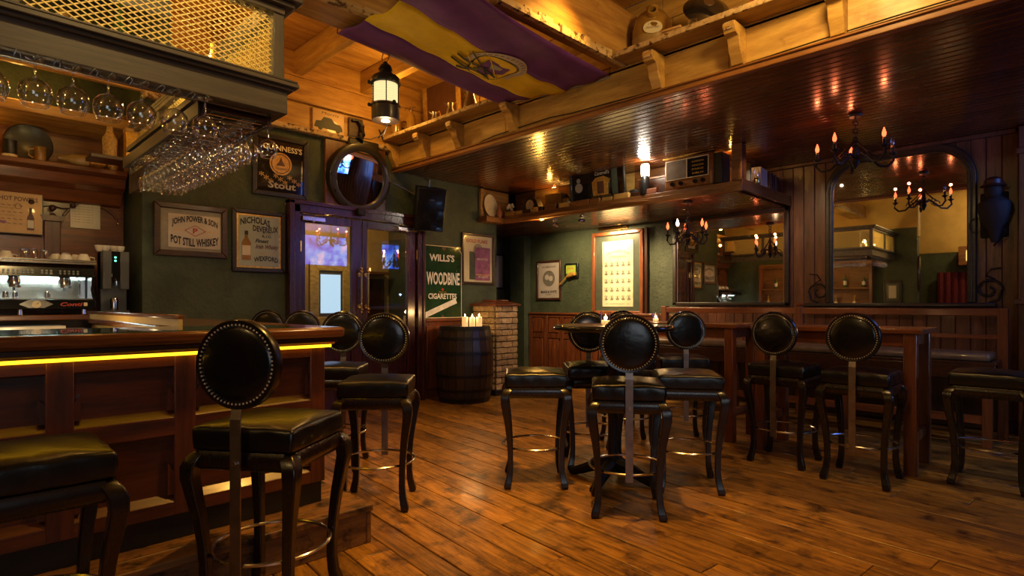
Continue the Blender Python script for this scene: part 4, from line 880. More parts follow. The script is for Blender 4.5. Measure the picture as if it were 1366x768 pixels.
MB().lathe([(.03, 0), (.045, .07), (.05, .08)], 12).build('pot', 'terracotta', t, smooth=True)
rr = random.Random(3)
for k in range(9): MB().ball((rr.uniform(-.05, .05), rr.uniform(-.04, .04), .10 + rr.uniform(0, .07)), .022, 7, 5).build('flower', 'cream_paint', t, smooth=True)
t = on('mantel_clock', (5.98, 5.50, 2.492), 'dark humped mantel clock with a pale dial on the high shelf', 'clock', RW)
MB().prism([(-.24, 0), (.24, 0), (.24, .035), (.20, .05), (.15, .09), (.11, .19), (.05, .235), (-.05, .235), (-.11, .19), (-.15, .09), (-.20, .05), (-.24, .035)], 'y', -.06, .06).build('case', 'frame_black', t, bevel=.006)
MB().lathe([(.07, -.068), (.07, -.06)], 24, (0, 0, .13), 'y').build('dial', 'cream_paint', t); MB().torus((0, -.068, .13), .074, .007, 24, 6, 'y').build('bezel', 'brass', t, smooth=True); MB().bar((0, -.071, .13), (.0, -.071, .18), .005, .002).bar((0, -.071, .13), (.035, -.071, .12), .005, .002).build('hand', 'ink', t)
t = on('tin_box', (5.96, 5.05, 2.492), 'plain olive-yellow tin box right of the mantel clock', 'box', R(6)); box('body', 'brown_glaze', t, -.08, .08, -.13, .13, 0, .21, bevel=.006); box('lid', 'gold_paint', t, -.084, .084, -.134, .134, .21, .225, bevel=.004)
t = on('lidded_jar', (5.93, 4.85, 2.492), 'dark lidded jar between the tin box and the glass-fronted picture', 'jar'); MB().lathe([(.05, 0), (.065, .05), (.055, .13), (.03, .15)], 16).build('body', 'brown_glaze', t, smooth=True); MB().lathe([(.045, .15), (.02, .18), (.012, .2)], 14).build('lid', 'frame_black', t, smooth=True)
t = on('small_tin', (5.88, 4.78, 2.492), 'tiny bright yellow tin at the foot of the glass-fronted picture', 'tin'); box('body', 'gold_paint', t, -.03, .03, -.05, .05, 0, .06, bevel=.004)
t = picture('advertising_mirror', 'black-edged advertising mirror with gilt pictures and lettering, propped up on the high shelf', 'mirror', (5.86, 4.29, 2.735), .84, .40, .028, 'frame_black', 'mirror_dark', RW, tilt=R(6), dep=.04, group='curios on the soffit shelf')
text("Cantrell's", t, 'paper', .08, .12, .22, .045, -.012, slant=.3, bold=.01)
MB().prism([(-.07, -.15), (.16, -.15), (.16, -.02), (.20, .03), (.10, .08), (-.02, .07), (-.08, .02)], 'y', -.0125, -.009).build('gilt_figure', 'gold_paint', t); MB().prism([(.0, -.13), (.10, -.13), (.10, .02), (.0, .02)], 'y', -.014, -.0125).build('shield_print', 'ink_brown', t)
MB().lathe([(.06, -.0125), (.06, -.009)], 14, (-.29, 0, -.02), 'y').lathe([(.03, -.0125), (.03, -.009)], 12, (-.29, 0, .07), 'y').build('portrait_print', 'paper_grey', t); box('column_print', 'mat_green', t, .22, .30, -.0125, -.009, -.16, .14)
text('ALE & STOUT', t, 'gold_paint', .05, -.165, .3, .02, -.012)
t = on('shelf_lantern', (5.83, 3.59, 2.492), 'small glowing white lantern between the glass-fronted picture and the radio', 'lantern')
MB().lathe([(.05, 0), (.055, .02), (.05, .20), (.04, .22)], 14).build('base', 'black_paint', t, smooth=True); MB().lathe([(.045, .22), (.048, .26), (.048, .34), (.03, .36)], 14).build('lamp_glass', 'lantern_white', t, smooth=True); MB().lathe([(.05, .355), (.02, .372)], 12).build('cap', 'steel', t, smooth=True)
lamp('lantern_light', 'POINT', (5.70, 3.55, 2.80), 6, WHITE, .04)
t = on('coiled_cable', (5.95, 3.80, 2.50), 'dark heap of coiled flex lying beside the white lantern', 'cable')
for k in range(5): MB().torus((0, .0, .012 + k * .018), .10 - .01 * k, .011, 20, 6).build('coil', 'black_paint', t, smooth=True)
t = on('wooden_crate', (6.04, 3.60, 2.492), 'dark wooden crate behind the white lantern', 'crate', R(0)); box('body', 'dark_wood', t, -.09, .08, -.2, .16, 0, .2, bevel=.005); box('top_slat', 'shelf_wood', t, -.10, .09, -.21, .17, .2, .225, bevel=.005)
t = on('vintage_radio', (5.92, 3.03, 2.492), 'vintage wooden radio with cloth grille and dark dial at the shelf corner', 'radio', RW)
box('cabinet', 'radio_wood', t, -.31, .27, -.10, .12, 0, .36, bevel=.03, seg=4); box('foot', 'frame_black', t, -.30, .26, -.09, .11, 0, .03); box('side_panel', 'frame_black', t, .27, .36, -.08, .12, .01, .34, bevel=.01)
box('grille_cloth', 'buff_leather', t, -.27, -.04, -.107, -.10, .12, .32, bevel=.008); box('dial', 'black_gloss', t, -.02, .215, -.107, -.10, .12, .32, bevel=.006)
m = MB()
for z in (.115, .325): m.bar((-.28, -.108, z), (.22, -.108, z), .008, .006)
for x in (-.28, -.03, .22): m.bar((x, -.108, .115), (x, -.108, .325), .008, .006, up=(0, 1, 0))
m.build('dial_frame', 'cream_paint', t)
for x in (-.20, -.10, .07, .16): MB().lathe([(.022, -.125), (.024, -.10)], 14, (x, 0, .065), 'y').build('knob', 'black_gloss', t, smooth=True)
for i, w in enumerate(('LONDON', 'ATHLONE', 'PARIS', 'OSLO')): text(w, t, 'gold_paint', .10, .28 - i * .042, .13, .018, -.109)
MB().tube([(-.35, -.05, .38), (-.1, -.06, .375), (.15, -.08, .39), (.28, -.09, .385)], .012, 6).build('trim_rope', 'gold_paint', t, smooth=True)
t = on('house_clock', (6.24, 2.58, 2.492), 'dark pointed bracket clock at the right end of the shelf', 'clock', R(18))
MB().prism([(-.11, 0), (.11, 0), (.11, .17), (0, .27), (-.11, .17)], 'y', -.05, .05).build('case', 'frame_black', t, bevel=.005); MB().lathe([(.06, -.056), (.06, -.05)], 20, (.03, 0, .12), 'y').build('dial', 'paper_grey', t); MB().bar((.03, -.059, .12), (.03, -.059, .16), .005, .002).bar((.03, -.059, .12), (.06, -.059, .11), .005, .002).build('hand', 'ink', t)
t = on('oil_lamp', (6.43, 2.55, 2.492), 'small brass oil lamp beside the bracket clock', 'lamp')
MB().lathe([(.04, 0), (.045, .02), (.02, .04), (.04, .07), (.04, .11), (.02, .13)], 14).build('base', 'brass', t, smooth=True); MB().lathe([(.022, .13), (.035, .17), (.03, .2), (.022, .24)], 12, cap=False).build('chimney', 'clear_glass', t, smooth=True)
t = on('grey_case', (6.62, 2.64, 2.492), 'upright mottled grey case at the right end of the shelf', 'case', R(6)); box('body', 'paper_grey', t, -.12, .12, -.10, .10, 0, .27, bevel=.006); box('edge_band', 'steel', t, .115, .126, -.105, -.095, 0, .27)
for i, (a, mt, hh) in enumerate(((6.80, 'ink_brown', .24), (6.855, 'frame_black', .25), (6.91, 'dark_wood_z', .22), (6.965, 'ink_brown', .25), (7.02, 'frame_black', .23))):
    t = on('book', (a, 2.62, 2.492), ('tall brown book next to the grey case', 'black book second from the grey case', 'short dark wood-coloured book in the middle of the shelf-end row', 'brown book second from the plank wall', 'black book nearest the plank wall')[i], 'book', 0, 'books at the shelf end')
    box('cover', mt, t, -.024, .024, -.09, .09, 0, hh, bevel=.004); box('pages', 'paper', t, -.018, .018, -.085, .086, .004, hh - .004)
# soffit spotlights
for i, (y, aim) in enumerate(((4.86, (7.15, 5.5, 1.6)), (4.40, (7.0, 4.2, 1.2)))):
    t = thing('spotlight', (6.0, y + .25, 2.38), ('small chrome spotlight under the soffit, left one', 'small chrome spotlight under the soffit, right one')[i], 'spotlight', 0, 'soffit spotlights')
    MB().lathe([(.028, -.02), (.028, 0)], 14).tube([(0, 0, -.02), (0, 0, -.05)], .006, 6).build('stem', 'chrome', t, smooth=True)
    MB().lathe([(.016, -.05), (.028, -.03), (.032, .03)], 14, (0, 0, -.06), 'x').build('head', 'chrome', t, smooth=True)
    MB().lathe([(.024, .0305), (.024, .033)], 14, (0, 0, -.06), 'x').build('bulb', 'lamp_disc', t)
    lamp('spot_beam', 'SPOT', (6.05, y + .25, 2.32), 110 if i == 0 else 120, WARM, .02, aim, 85, .7)

# ================================================================ CHANDELIERS
def chandelier(loc, drop, R_, label, arms=5, rot=0, lit=(1, 1, 1, 1, 0), white=()):
    t = thing('chandelier', loc, label, 'chandelier', rot, 'wrought iron chandeliers')          # origin at the ceiling
    MB().lathe([(.05, -.03), (.055, -.01), (.05, 0)], 14).build('ceiling_rose', 'iron', t, smooth=True)
    m = MB()
    n = int((drop - .1) / .035)
    for i in range(n): m.torus((0, 0, -.045 - i * .035), .019, .0065, 10, 5, 'x' if i % 2 else 'y')
    tag(m.build('chain', 'iron', t), kind='stuff')
    z0 = -drop
    MB().lathe([(.006, z0 + .20), (.016, z0 + .17), (.010, z0 + .12), (.024, z0 + .09), (.028, z0 + .05), (.018, z0 + .02), (.035, z0 - .01), (.02, z0 - .05), (.006, z0 - .08)], 12).build('body', 'iron', t, smooth=True)
    for k in range(arms):
        a = 2 * PI * k / arms; c, s = math.cos(a), math.sin(a)
        p = [(.02, z0 + .02), (.25 * R_, z0 + .045), (.45 * R_, z0 + .0), (.65 * R_, z0 - .055), (.88 * R_, z0 - .06), (R_ * 1.04, z0 - .01), (R_, z0 + .035)]
        ar = MB().tube([(c * r, s * r, z) for r, z in p], .0105, 6)
        p2 = [(.45 * R_ + .05 * math.cos(i * .6) * (1 - i / 14), z0 + .0 + .05 * math.sin(i * .6) * (1 - i / 14)) for i in range(11)]
        ar.tube([(c * r, s * r, z) for r, z in p2], .006, 5).tube([(c * r, s * r, z) for r, z in ((.0, z0 + .18), (.18 * R_, z0 + .12), (.45 * R_, z0 + .04))], .007, 5)
        arm = ar.build('arm', 'iron', t, smooth=True)
        x, y = c * R_, s * R_
        MB().lathe([(.012, z0 + .03), (.03, z0 + .045), (.032, z0 + .052), (.013, z0 + .056), (.012, z0 + .10)], 12, (x, y, 0)).build('candle_cup', 'iron', arm, smooth=True)
        MB().lathe([(.0115, z0 + .10), (.0115, z0 + .115)], 10, (x, y, 0)).build('collar', 'brass', arm, smooth=True)
        on_ = lit[k % len(lit)]
        MB().lathe([(.008, z0 + .115), (.016, z0 + .135), (.016, z0 + .15), (.009, z0 + .175), (.002, z0 + .195)], 12, (x, y, 0)).build('bulb', ('bulb_white' if k in white else 'bulb_red') if on_ else 'clear_glass', arm, smooth=True)
        if on_:
            MB().ball((x, y, z0 + .14), .0105, 8, 5).build('filament', 'bulb_core', arm)
            X = loc[0] + x * math.cos(rot) - y * math.sin(rot); Y = loc[1] + x * math.sin(rot) + y * math.cos(rot)
            lamp('bulb_light', 'POINT', (X, Y, loc[2] + z0 + .23), .5, (1, .22, .08) if k not in white else WARM, .015)
    return t
chandelier((5.62, 1.38, 2.87), .40, .30, 'black wrought iron chandelier with red candle bulbs hanging in front of the arched mirror', 5, R(20))
chandelier((5.95, 3.12, 2.38), .42, .22, 'smaller black wrought iron chandelier hanging before the square mirror', 5, R(35), (1, 1, 1, 1, 1), (2,))

# ================================================================ HANGING LANTERN
t = thing('ship_lantern', (2.50, 3.87, 2.66), 'old cylindrical ship\'s lantern with ribbed lit glass hanging beside the flag edge', 'lantern'); t.scale = (1.1,) * 3
MB().lathe([(.095, .0), (.098, .02), (.098, .095), (.105, .10), (.105, .112), (.09, .115)], 28).build('base', 'barrel_wood', t, smooth=True, angle=50)
MB().lathe([(.03, -.003), (.03, .001)], 16, (.0, 0, 0)).build('base_lamp', 'lamp_disc', t)
gp = [(.086, .115)]
for i in range(16): z = .118 + i * .0085; gp += [(.090 if i % 2 else .084, z)]
MB().lathe(gp + [(.086, .258)], 28).build('lens', 'lantern_glow', t, smooth=True)
MB().lathe([(.10, .256), (.108, .262), (.108, .27), (.10, .275), (.10, .30), (.085, .315), (.05, .33), (.042, .36), (.05, .365), (.04, .39), (.02, .405), (.012, .42)], 28).build('hood', 'black_paint', t, smooth=True, angle=50)
for k in range(6):
    a = 2 * PI * k / 6; MB().tube([(.099 * math.cos(a), .099 * math.sin(a), z) for z in (.10, .27)], .004, 6).build('guard_rod', 'iron', t, smooth=True)
for k in range(3):
    a = 2 * PI * k / 3 + .5
    for z in (.108, .268): MB().ball((.113 * math.cos(a), .113 * math.sin(a), z), .014, 8, 5).build('lug', 'iron', t, smooth=True)
MB().torus((0, 0, .455), .045, .004, 24, 6, 'x').build('ring_handle', 'brass', t, smooth=True)
MB().tube([(0, 0, .50), (.005, .01, .68), (0, 0, .90)], .004, 5).build('hanging_chain', 'iron', t); MB().tube([(.04, .03, .0), (.02, .05, -.08), (-.05, .12, -.12), (-.16, .25, -.08)], .003, 5).build('flex', 'black_paint', t)
lamp('ship_lantern_light', 'POINT', (2.50, 3.87, 2.58), 4, WARM, .05)

# ================================================================ FLAG
def flag():
    t = thing('flag', (0, 0, 0), 'purple flag with a broad yellow band and a crest, slung under the ceiling beams', 'flag')
    A, B, C_, D = Vector((2.05, 3.80, 3.17)), Vector((3.95, 4.02, 3.19)), Vector((4.03, 2.83, 3.15)), Vector((2.12, 2.64, 3.17))
    nu, nv = 40, 24
    def P(u, v):
        p = A.lerp(B, u).lerp(D.lerp(C_, u), v)
        sag = .035 * math.sin(PI * v) * (.6 + .4 * math.sin(PI * u)) + .02 * math.sin(PI * u)
        p.z -= sag - .012 * math.sin(v * 22 + u * 5) - .008 * math.sin(u * 31 + v * 9) * math.sin(PI * v)
        return p
    def strip(v0, v1, mat, name):
        k0, k1 = round(v0 * nv), round(v1 * nv); vs = []
        for i in range(nu + 1):
            for j in range(k0, k1 + 1): vs.append(P(i / nu, j / nv))
        w = k1 - k0 + 1; fs = [(i * w + j, (i + 1) * w + j, (i + 1) * w + j + 1, i * w + j + 1) for i in range(nu) for j in range(w - 1)]
        o = MB().add(vs, fs).build(name, mat, t, smooth=True, angle=90); s = o.modifiers.new('thick', 'SOLIDIFY'); s.thickness = .002
    strip(0, 7 / 24, 'purple_cloth', 'purple_band'); strip(7 / 24, 15 / 24, 'yellow_cloth', 'yellow_band'); strip(15 / 24, 1, 'purple_cloth', 'purple_band')
    def Q(u, v, off=.006): p = P(u, v); p.z -= off; return p
    def patch(poly, mat, name, off=.006):
        c = (sum(p[0] for p in poly) / len(poly), sum(p[1] for p in poly) / len(poly)); m = MB(); n = len(poly); R_ = 4
        vs = [Q(*c, off)]
        for r_ in range(1, R_ + 1):
            for u, v in poly: vs.append(Q(c[0] + (u - c[0]) * r_ / R_, c[1] + (v - c[1]) * r_ / R_, off))
        fs = [(0, 1 + i, 1 + (i + 1) % n) for i in range(n)]
        for r_ in range(R_ - 1): fs += [(1 + r_ * n + i, 1 + (r_ + 1) * n + i, 1 + (r_ + 1) * n + (i + 1) % n, 1 + r_ * n + (i + 1) % n) for i in range(n)]
        m.add(vs, fs).build(name, mat, t, smooth=True, angle=90)
    cu, cv = .56, .50
    ell = lambda r, a0=0, a1=2 * PI, n=28: [(cu + .115 * r * math.cos(a0 + (a1 - a0) * i / n), cv + .175 * r * math.sin(a0 + (a1 - a0) * i / n)) for i in range(n)]
    patch(ell(1.0), 'ink', 'crest_disc', .006); patch(ell(.92), 'yellow_cloth', 'crest_field', .008)
    m = MB(); n = 30                                                 # white scroll round the upper half
    vs = []
    for i in range(n + 1):
        a = -.35 + (PI + .5) * i / n
        for r_ in (1.02, 1.32): vs.append(Q(cu + .115 * r_ * math.cos(a), cv + .175 * r_ * math.sin(a), .009))
    m.add(vs, [(2 * i, 2 * i + 1, 2 * i + 3, 2 * i + 2) for i in range(n)]).build('scroll', 'paper', t, smooth=True)
    for i in range(16):
        a = .0 + (PI - .3) * i / 15 ; m = MB(); u, v = cu + .115 * 1.17 * math.cos(a), cv + .175 * 1.17 * math.sin(a)
        m.bar(Q(u - .005, v - .008, .011), Q(u + .006, v + .012, .011), .008, .001).build('scroll_mark', 'ink_grey', t)
    patch([(cu - .06, cv + .05), (cu + .05, cv + .09), (cu + .08, cv - .02), (cu + .02, cv - .13), (cu - .05, cv - .08)], 'purple_cloth', 'crest_shield', .011)
    patch([(cu - .03, cv + .03), (cu + .03, cv + .05), (cu + .04, cv + .01), (cu, cv - .03)], 'mat_beige', 'crest_figure', .013)
    for a, b, mt in (((-.20, -.02), (.07, -.08), 'ink'), ((-.20, -.08), (.04, -.12), 'ink'), ((-.17, .07), (.06, -.13), 'ink'), ((-.18, .04), (-.02, -.14), 'yellow_cloth'), ((.09, -.10), (-.10, .11), 'yellow_cloth'), ((-.13, -.15), (.0, -.04), 'ink')):
        pts = [Q(cu + a[0] + (b[0] - a[0]) * i / 6, cv + a[1] + (b[1] - a[1]) * i / 6, .014) for i in range(7)]
        vs = []
        for p in pts: vs += [p + Vector((-.010, -.014, 0)), p + Vector((.010, .014, 0))]
        MB().add(vs, [(2 * i, 2 * i + 1, 2 * i + 3, 2 * i + 2) for i in range(6)]).build('crest_stroke', mt, t)
    for p in (A, B, C_): MB().tube([p, p + Vector((.01, .0, .10))], .004, 5).build('tie_cord', 'black_paint', t)
    MB().bar(B + Vector((.03, -.02, 0)), C_ + Vector((.03, 0, 0)), .03, .02).build('pole_sleeve', 'mat_beige', t, bevel=.004)
flag()

# ================================================================ TIMBER LEDGE OVER THE LOW CEILING: SHELVES, BRACKETS, CURIOS
def bracket(y, label):
    t = thing('shelf_bracket', (4.05, y, 3.17), label, 'bracket', 0, 'scrolled shelf brackets')
    prof = [(-.0, 0), (-.19, 0), (-.195, -.03), (-.17, -.07), (-.125, -.085), (-.11, -.115), (-.10, -.17), (-.075, -.20), (-.055, -.255), (-.03, -.27), (0, -.27)]
    m = MB(); vs = []
    for yy in (-.045, .045):
        for x, z in prof: vs.append((x, yy, z))
    n = len(prof); m.add(vs, [tuple(range(n))[::-1], tuple(range(n, 2 * n))] + [(i, (i + 1) % n, n + (i + 1) % n, n + i) for i in range(n)])
    m.build('bracket_body', 'old_timber', t, bevel=.006); box('face_strip', 'rough_edge', t, -.192, -.185, -.03, .03, -.05, 0)
for y, lb in ((6.0, 'first scrolled bracket by the back wall, under the siphon shelf'), (5.38, 'second scrolled bracket from the back wall'), (4.78, 'third scrolled bracket from the back wall'), (3.95, 'scrolled bracket at the flag\'s lower corner'), (2.36, 'scrolled bracket below the stoneware jar'), (1.72, 'scrolled bracket below the black bowl'), (1.08, 'scrolled bracket nearest the top edge')):
    bracket(y, lb)
s1 = thing('ledge_shelf', (0, 0, 0), 'thick yellowed timber shelf carrying siphons and metal jugs, left of the flag', 'shelf'); box('shelf_board', 'old_timber', s1, 3.84, 4.49, 4.02, 5.98, 3.202, 3.235, bevel=.006); box('rough_front', 'rough_edge', s1, 3.825, 3.842, 4.02, 5.98, 3.20, 3.24, bevel=.006)
s2 = thing('ledge_shelf', (0, 0, 0), 'thick yellowed timber shelf carrying the stoneware jar, right of the flag', 'shelf'); box('shelf_board', 'old_timber', s2, 3.85, 4.49, -.6, 2.66, 3.172 + .03, 3.235, bevel=.006); box('rough_front', 'rough_edge', s2, 3.835, 3.852, -.6, 2.66, 3.195, 3.24, bevel=.006)
def siphon(x, y, h, label):
    t = thing('soda_siphon', (x, y, 3.237), label, 'siphon', R(-30), 'soda siphons')
    MB().lathe([(.05, 0), (.055, .02), (.055, h * .6), (.045, h * .72), (.022, h * .8), (.018, h * .84)], 18).build('bottle', 'brown_glaze', t, smooth=True)
    MB().lathe([(.022, h * .83), (.024, h * .9), (.012, h)], 12).tube([(0, 0, h * .93), (-.06, 0, h * .96), (-.075, 0, h * .88)], .008, 6).bar((0, 0, h), (.06, 0, h * 1.0), .016).build('siphon_head', 'steel', t, smooth=True)
siphon(4.05, 5.72, .36, 'taller soda siphon on the timber shelf, directly right of the ship\'s lantern'); siphon(4.15, 5.93, .27, 'shorter soda siphon tucked behind the ship\'s lantern')
t = thing('ribbed_glass', (3.95, 5.88, 3.237), 'ribbed amber glass jar glowing beside the soda siphon', 'jar'); MB().lathe([(.06, 0), (.065, .02), (.065, .20), (.05, .22)], 18).build('body', 'brown_glaze', t, smooth=True)
def pitcher(x, y, s, label):
    t = thing('metal_jug', (x, y, 3.237), label, 'jug', R(-60), 'metal jugs')
    MB().lathe([(.06 * s, 0), (.065 * s, .02 * s), (.05 * s, .10 * s), (.03 * s, .16 * s), (.038 * s, .20 * s)], 16).prism([(-.03 * s, .19 * s), (-.085 * s, .215 * s), (-.03 * s, .165 * s)], 'y', -.012 * s, .012 * s).build('body', 'strap_steel', t, smooth=True)
    MB().tube([(.036 * s, 0, .19 * s), (.07 * s, 0, .21 * s), (.085 * s, 0, .16 * s), (.07 * s, 0, .09 * s), (.055 * s, 0, .06 * s)], .007 * s, 6).build('jug_handle', 'gold_paint', t, smooth=True)
pitcher(4.02, 5.22, .85, 'small metal jug, nearest the siphons of the row of three'); pitcher(4.02, 4.93, 1.0, 'middle metal jug of the row of three under the flag'); pitcher(4.02, 4.60, 1.3, 'largest metal jug, nearest the flag of the row of three')
t = thing('felt_hat', (4.1, 4.30, 3.237), 'crumpled dark felt hat on the shelf under the flag', 'hat'); MB().lathe([(.17, 0), (.175, .015), (.10, .03), (.095, .10), (.07, .13), (.002, .125)], 20).build('hat_body', 'shelf_wood', t, smooth=True)
t = thing('rolled_paper', (3.95, 4.12, 3.24), 'rolled yellow paper lying at the shelf end by the flag', 'paper roll'); MB().lathe([(.022, -.13), (.022, .13)], 12, (0, 0, .022), 'y').build('roll', 'paper_tan', t, smooth=True)
picture('wall_picture', 'old framed dark picture standing on the timber shelf behind the metal jugs', 'picture', (4.42, 5.58, 3.66), .72, .72, .07, 'old_timber', 'ink_brown', RW, tilt=R(3))
t = thing('stoneware_jar', (4.17, 2.50, 3.237), 'big round stoneware whiskey jar with an oval paper label and a bung hole', 'jar')
MB().lathe([(.13, 0), (.15, .03), (.165, .10), (.168, .15)], 36).build('lower_body', 'stone_glaze', t, smooth=True); MB().lathe([(.168, .15), (.168, .22), (.15, .30), (.11, .36), (.06, .39), (.045, .40), (.05, .43), (.035, .44)], 36).build('upper_body', 'brown_glaze', t, smooth=True)
dv = Vector((-.80, -.50, -.22)).normalized()
u1 = Vector((dv.y, -dv.x, 0)).normalized(); u2 = u1.cross(dv)
def jdisc(name, mat, c, rx, rz, r0, parent, thick=.004, zc=.19):
    m = MB(); n = 28; vs = [];
    for off in (0, thick):
        for k in range(n):
            a = 2 * PI * k / n; p = u1 * (rx * math.cos(a) + c[0]) + Vector((0, 0, 1)) * (rz * math.sin(a) + c[1])
            q = Vector((dv.x, dv.y, 0)).normalized(); rr_ = math.sqrt(max(.1, 1 - (p.dot(u1) / .19) ** 2))
            zz = zc + p.z; rad = .171 if zz < .23 else .171 - (zz - .22) * .45
            vs.append(q * (rad * rr_ + off) + u1 * p.dot(u1) + Vector((0, 0, zz)))
    m.add(vs, [tuple(range(n))[::-1], tuple(range(n, 2 * n))] + [(i, (i + 1) % n, n + (i + 1) % n, n + i) for i in range(n)]); return m.build(name, mat, parent, smooth=True)
jdisc('paper_label', 'paper_cream', (0, .0), .075, .052, 0, t)
tt = bpy.data.objects.new('label_lettering', None)
lt = text('FINE OLD WHISKY', t, 'ink', 0, 0, .10, .014, 0); lt.location = Vector((dv.x, dv.y, 0)).normalized() * .178 + Vector((0, 0, .185)); lt.rotation_euler = (0, 0, math.atan2(dv.y, dv.x) + PI / 2)
lt = text('J. Power', t, 'ink', 0, 0, .07, .018, 0, slant=.3); lt.location = Vector((dv.x, dv.y, 0)).normalized() * .178 + Vector((0, 0, .21)); lt.rotation_euler = (0, 0, math.atan2(dv.y, dv.x) + PI / 2)
q = Vector((dv.x, dv.y, 0)).normalized()
pl = MB().lathe([(.026, .0), (.042, .0), (.045, .03), (.04, .045), (.026, .05), (.024, .01)], 20, (0, 0, 0), cap=False); 
o = pl.build('bung_neck', 'brown_glaze', t, smooth=True); o.location = q * .135 + Vector((0, 0, .305)); o.rotation_euler = Vector((q.x, q.y, .35)).to_track_quat('Z', 'Y').to_euler()
o = MB().lathe([(.026, .012), (.026, .016)], 16).build('bung_hole', 'dark_void', t); o.location = q * .135 + Vector((0, 0, .305)); o.rotation_euler = Vector((q.x, q.y, .35)).to_track_quat('Z', 'Y').to_euler()
t = thing('wooden_box', (4.02, 2.22, 3.237), 'small pale wooden box with a hinged lid right of the stoneware jar', 'box', R(5)); box('body', 'old_timber', t, -.06, .06, -.075, .075, 0, .075, bevel=.004); box('lid', 'paper_tan', t, -.062, .062, -.077, .077, .078, .095, bevel=.004)
t = thing('wine_bottle', (4.36, 2.00, 3.28), 'dusty green bottle leaning behind the small wooden box', 'bottle', (R(-46), 0, 0)); MB().lathe([(.04, -.03), (.042, 0), (.042, .19), (.018, .25), (.015, .34), (.018, .345)], 16).build('glass_body', 'bottle_green', t, smooth=True)
t = thing('black_bowl', (4.07, 1.98, 3.42), 'wide black enamel bowl tipped on edge beside the stoneware jar', 'bowl', (R(12), R(-60), R(30))); MB().lathe([(.002, .06), (.05, .06), (.12, .035), (.17, .0), (.175, -.006), (.165, -.004), (.11, .022), (.002, .045)], 36, cap=False).build('shell', 'black_gloss', t, smooth=True); MB().lathe([(.04, .0605), (.038, .064)], 20).build('foot_disc', 'strap_steel', t)
t = thing('glass_tumbler', (3.95, 2.03, 3.237), 'small clear glass pot with a blue base in front of the black bowl', 'glass'); MB().lathe([(.03, 0), (.035, .06), (.038, .08)], 16, cap=False).build('glass_body', 'clear_glass', t, smooth=True); MB().lathe([(.029, .002), (.031, .02)], 14).build('blue_base', 'glow_cyan', t)  # blue base glows by its own emission, though it is no lamp
t = thing('red_album', (4.36, 1.72, 3.237), 'red album standing open behind the black bowl', 'album', R(-15)); box('cover', 'red_card', t, -.02, .02, -.2, .2, 0, .28, bevel=.004); box('pages', 'paper', t, -.014, .026, -.19, .19, .006, .27)
# things on the frieze above the back wall
t = thing('car_sign', (3.12, 5.985, 3.26), 'small cream plaque with a black vintage car, on the boards left of the ship\'s lantern', 'plaque'); box('plate', 'paper_tan', t, -.19, .19, -.012, 0, -.125, .125, bevel=.004)
MB().prism([(-.17, -.07), (-.15, -.01), (-.09, 0), (-.06, .045), (.03, .045), (.07, 0), (.14, -.01), (.165, -.05), (.165, -.08), (-.17, -.08)], 'y', -.0145, -.012).lathe([(.025, -.016), (.025, -.012)], 14, (-.10, 0, -.08), 'y').lathe([(.025, -.016), (.025, -.012)], 14, (.11, 0, -.08), 'y').build('car_print', 'ink', t); text('Morris', t, 'ink', .02, .09, .2, .03, -.0135, slant=.2)
t = thing('hunting_horn', (3.45, 5.98, 3.24), 'dark curved horn hung on the boards beside the car plaque', 'horn'); MB().tube([(-.05, -.03, .10), (.02, -.035, .11), (.07, -.04, .05), (.07, -.04, -.04), (.03, -.045, -.12)], [.015, .022, .03, .04, .05], 10).build('horn_body', 'iron', t, smooth=True); box('mount_plate', 'frame_brown', t, -.08, .10, -.01, 0, -.09, .14, bevel=.004)
t = thing('iron_scissors', (3.80, 5.985, 3.27), 'small dark iron tool pinned to the boards under the lantern', 'tool'); MB().bar((-.04, -.01, -.05), (.04, -.01, .06), .014, .008).bar((.03, -.01, -.06), (-.03, -.01, .05), .014, .008).build('blade', 'iron', t)
# ================================================================ GLASSES AND RACKS UNDER THE CANOPY
def glass_prof(s=1.0, balloon=True):
    """upside down: the foot is at z = 0 and the bowl hangs below it"""
    if balloon: b = [(.006, -.075), (.012, -.080), (.035, -.090), (.052, -.110), (.057, -.135), (.053, -.160), (.044, -.182), (.042, -.187)]
    else: b = [(.005, -.075), (.010, -.080), (.026, -.092), (.036, -.115), (.037, -.140), (.031, -.17), (.028, -.178)]
    return [(r * s, z * s) for r, z in b], [(.033 * s, -.001), (.031 * s, -.003), (.008 * s, -.008), (.0045 * s, -.02), (.004 * s, -.06), (.006 * s, -.076 * s)]
def hung_glass(x, y, z, s, balloon, label, group, parts=True, cache={}):
    key = (round(s, 2), balloon)
    if key not in cache:
        b, st = glass_prof(s, balloon)
        o1 = MB().lathe(b, 20 if balloon else 12, cap=False).build('bowl', 'clear_glass', None, smooth=True, angle=90); o2 = MB().lathe(st, 10, cap=False).build('stem', 'clear_glass', None, smooth=True, angle=90)
        rim = MB().torus((0, 0, b[-1][1]), b[-1][0], .0012, 20, 4).build('rim', 'steel', None, smooth=True)
        cache[key] = (o1.data, o2.data, rim.data)
        full = MB().lathe(st, 8, cap=False).lathe(b, 12, cap=False).torus((0, 0, b[-1][1]), b[-1][0], .0011, 12, 3).build('whole', 'clear_glass', None, smooth=True, angle=90)
        cache[key + ('w',)] = full.data
        for o in (o1, o2, rim, full): bpy.data.objects.remove(o)
    if parts:
        t = thing('wine_glass', (x, y, z), label, 'wine glass', 0, group)
        for n, me in zip(('bowl', 'stem', 'rim'), cache[key]): inst(n, me, t)
    else:
        t = inst('wine_glass', cache[key + ('w',)], None, (x, y, z)); tag(t, label, 'wine glass', group)
    return t
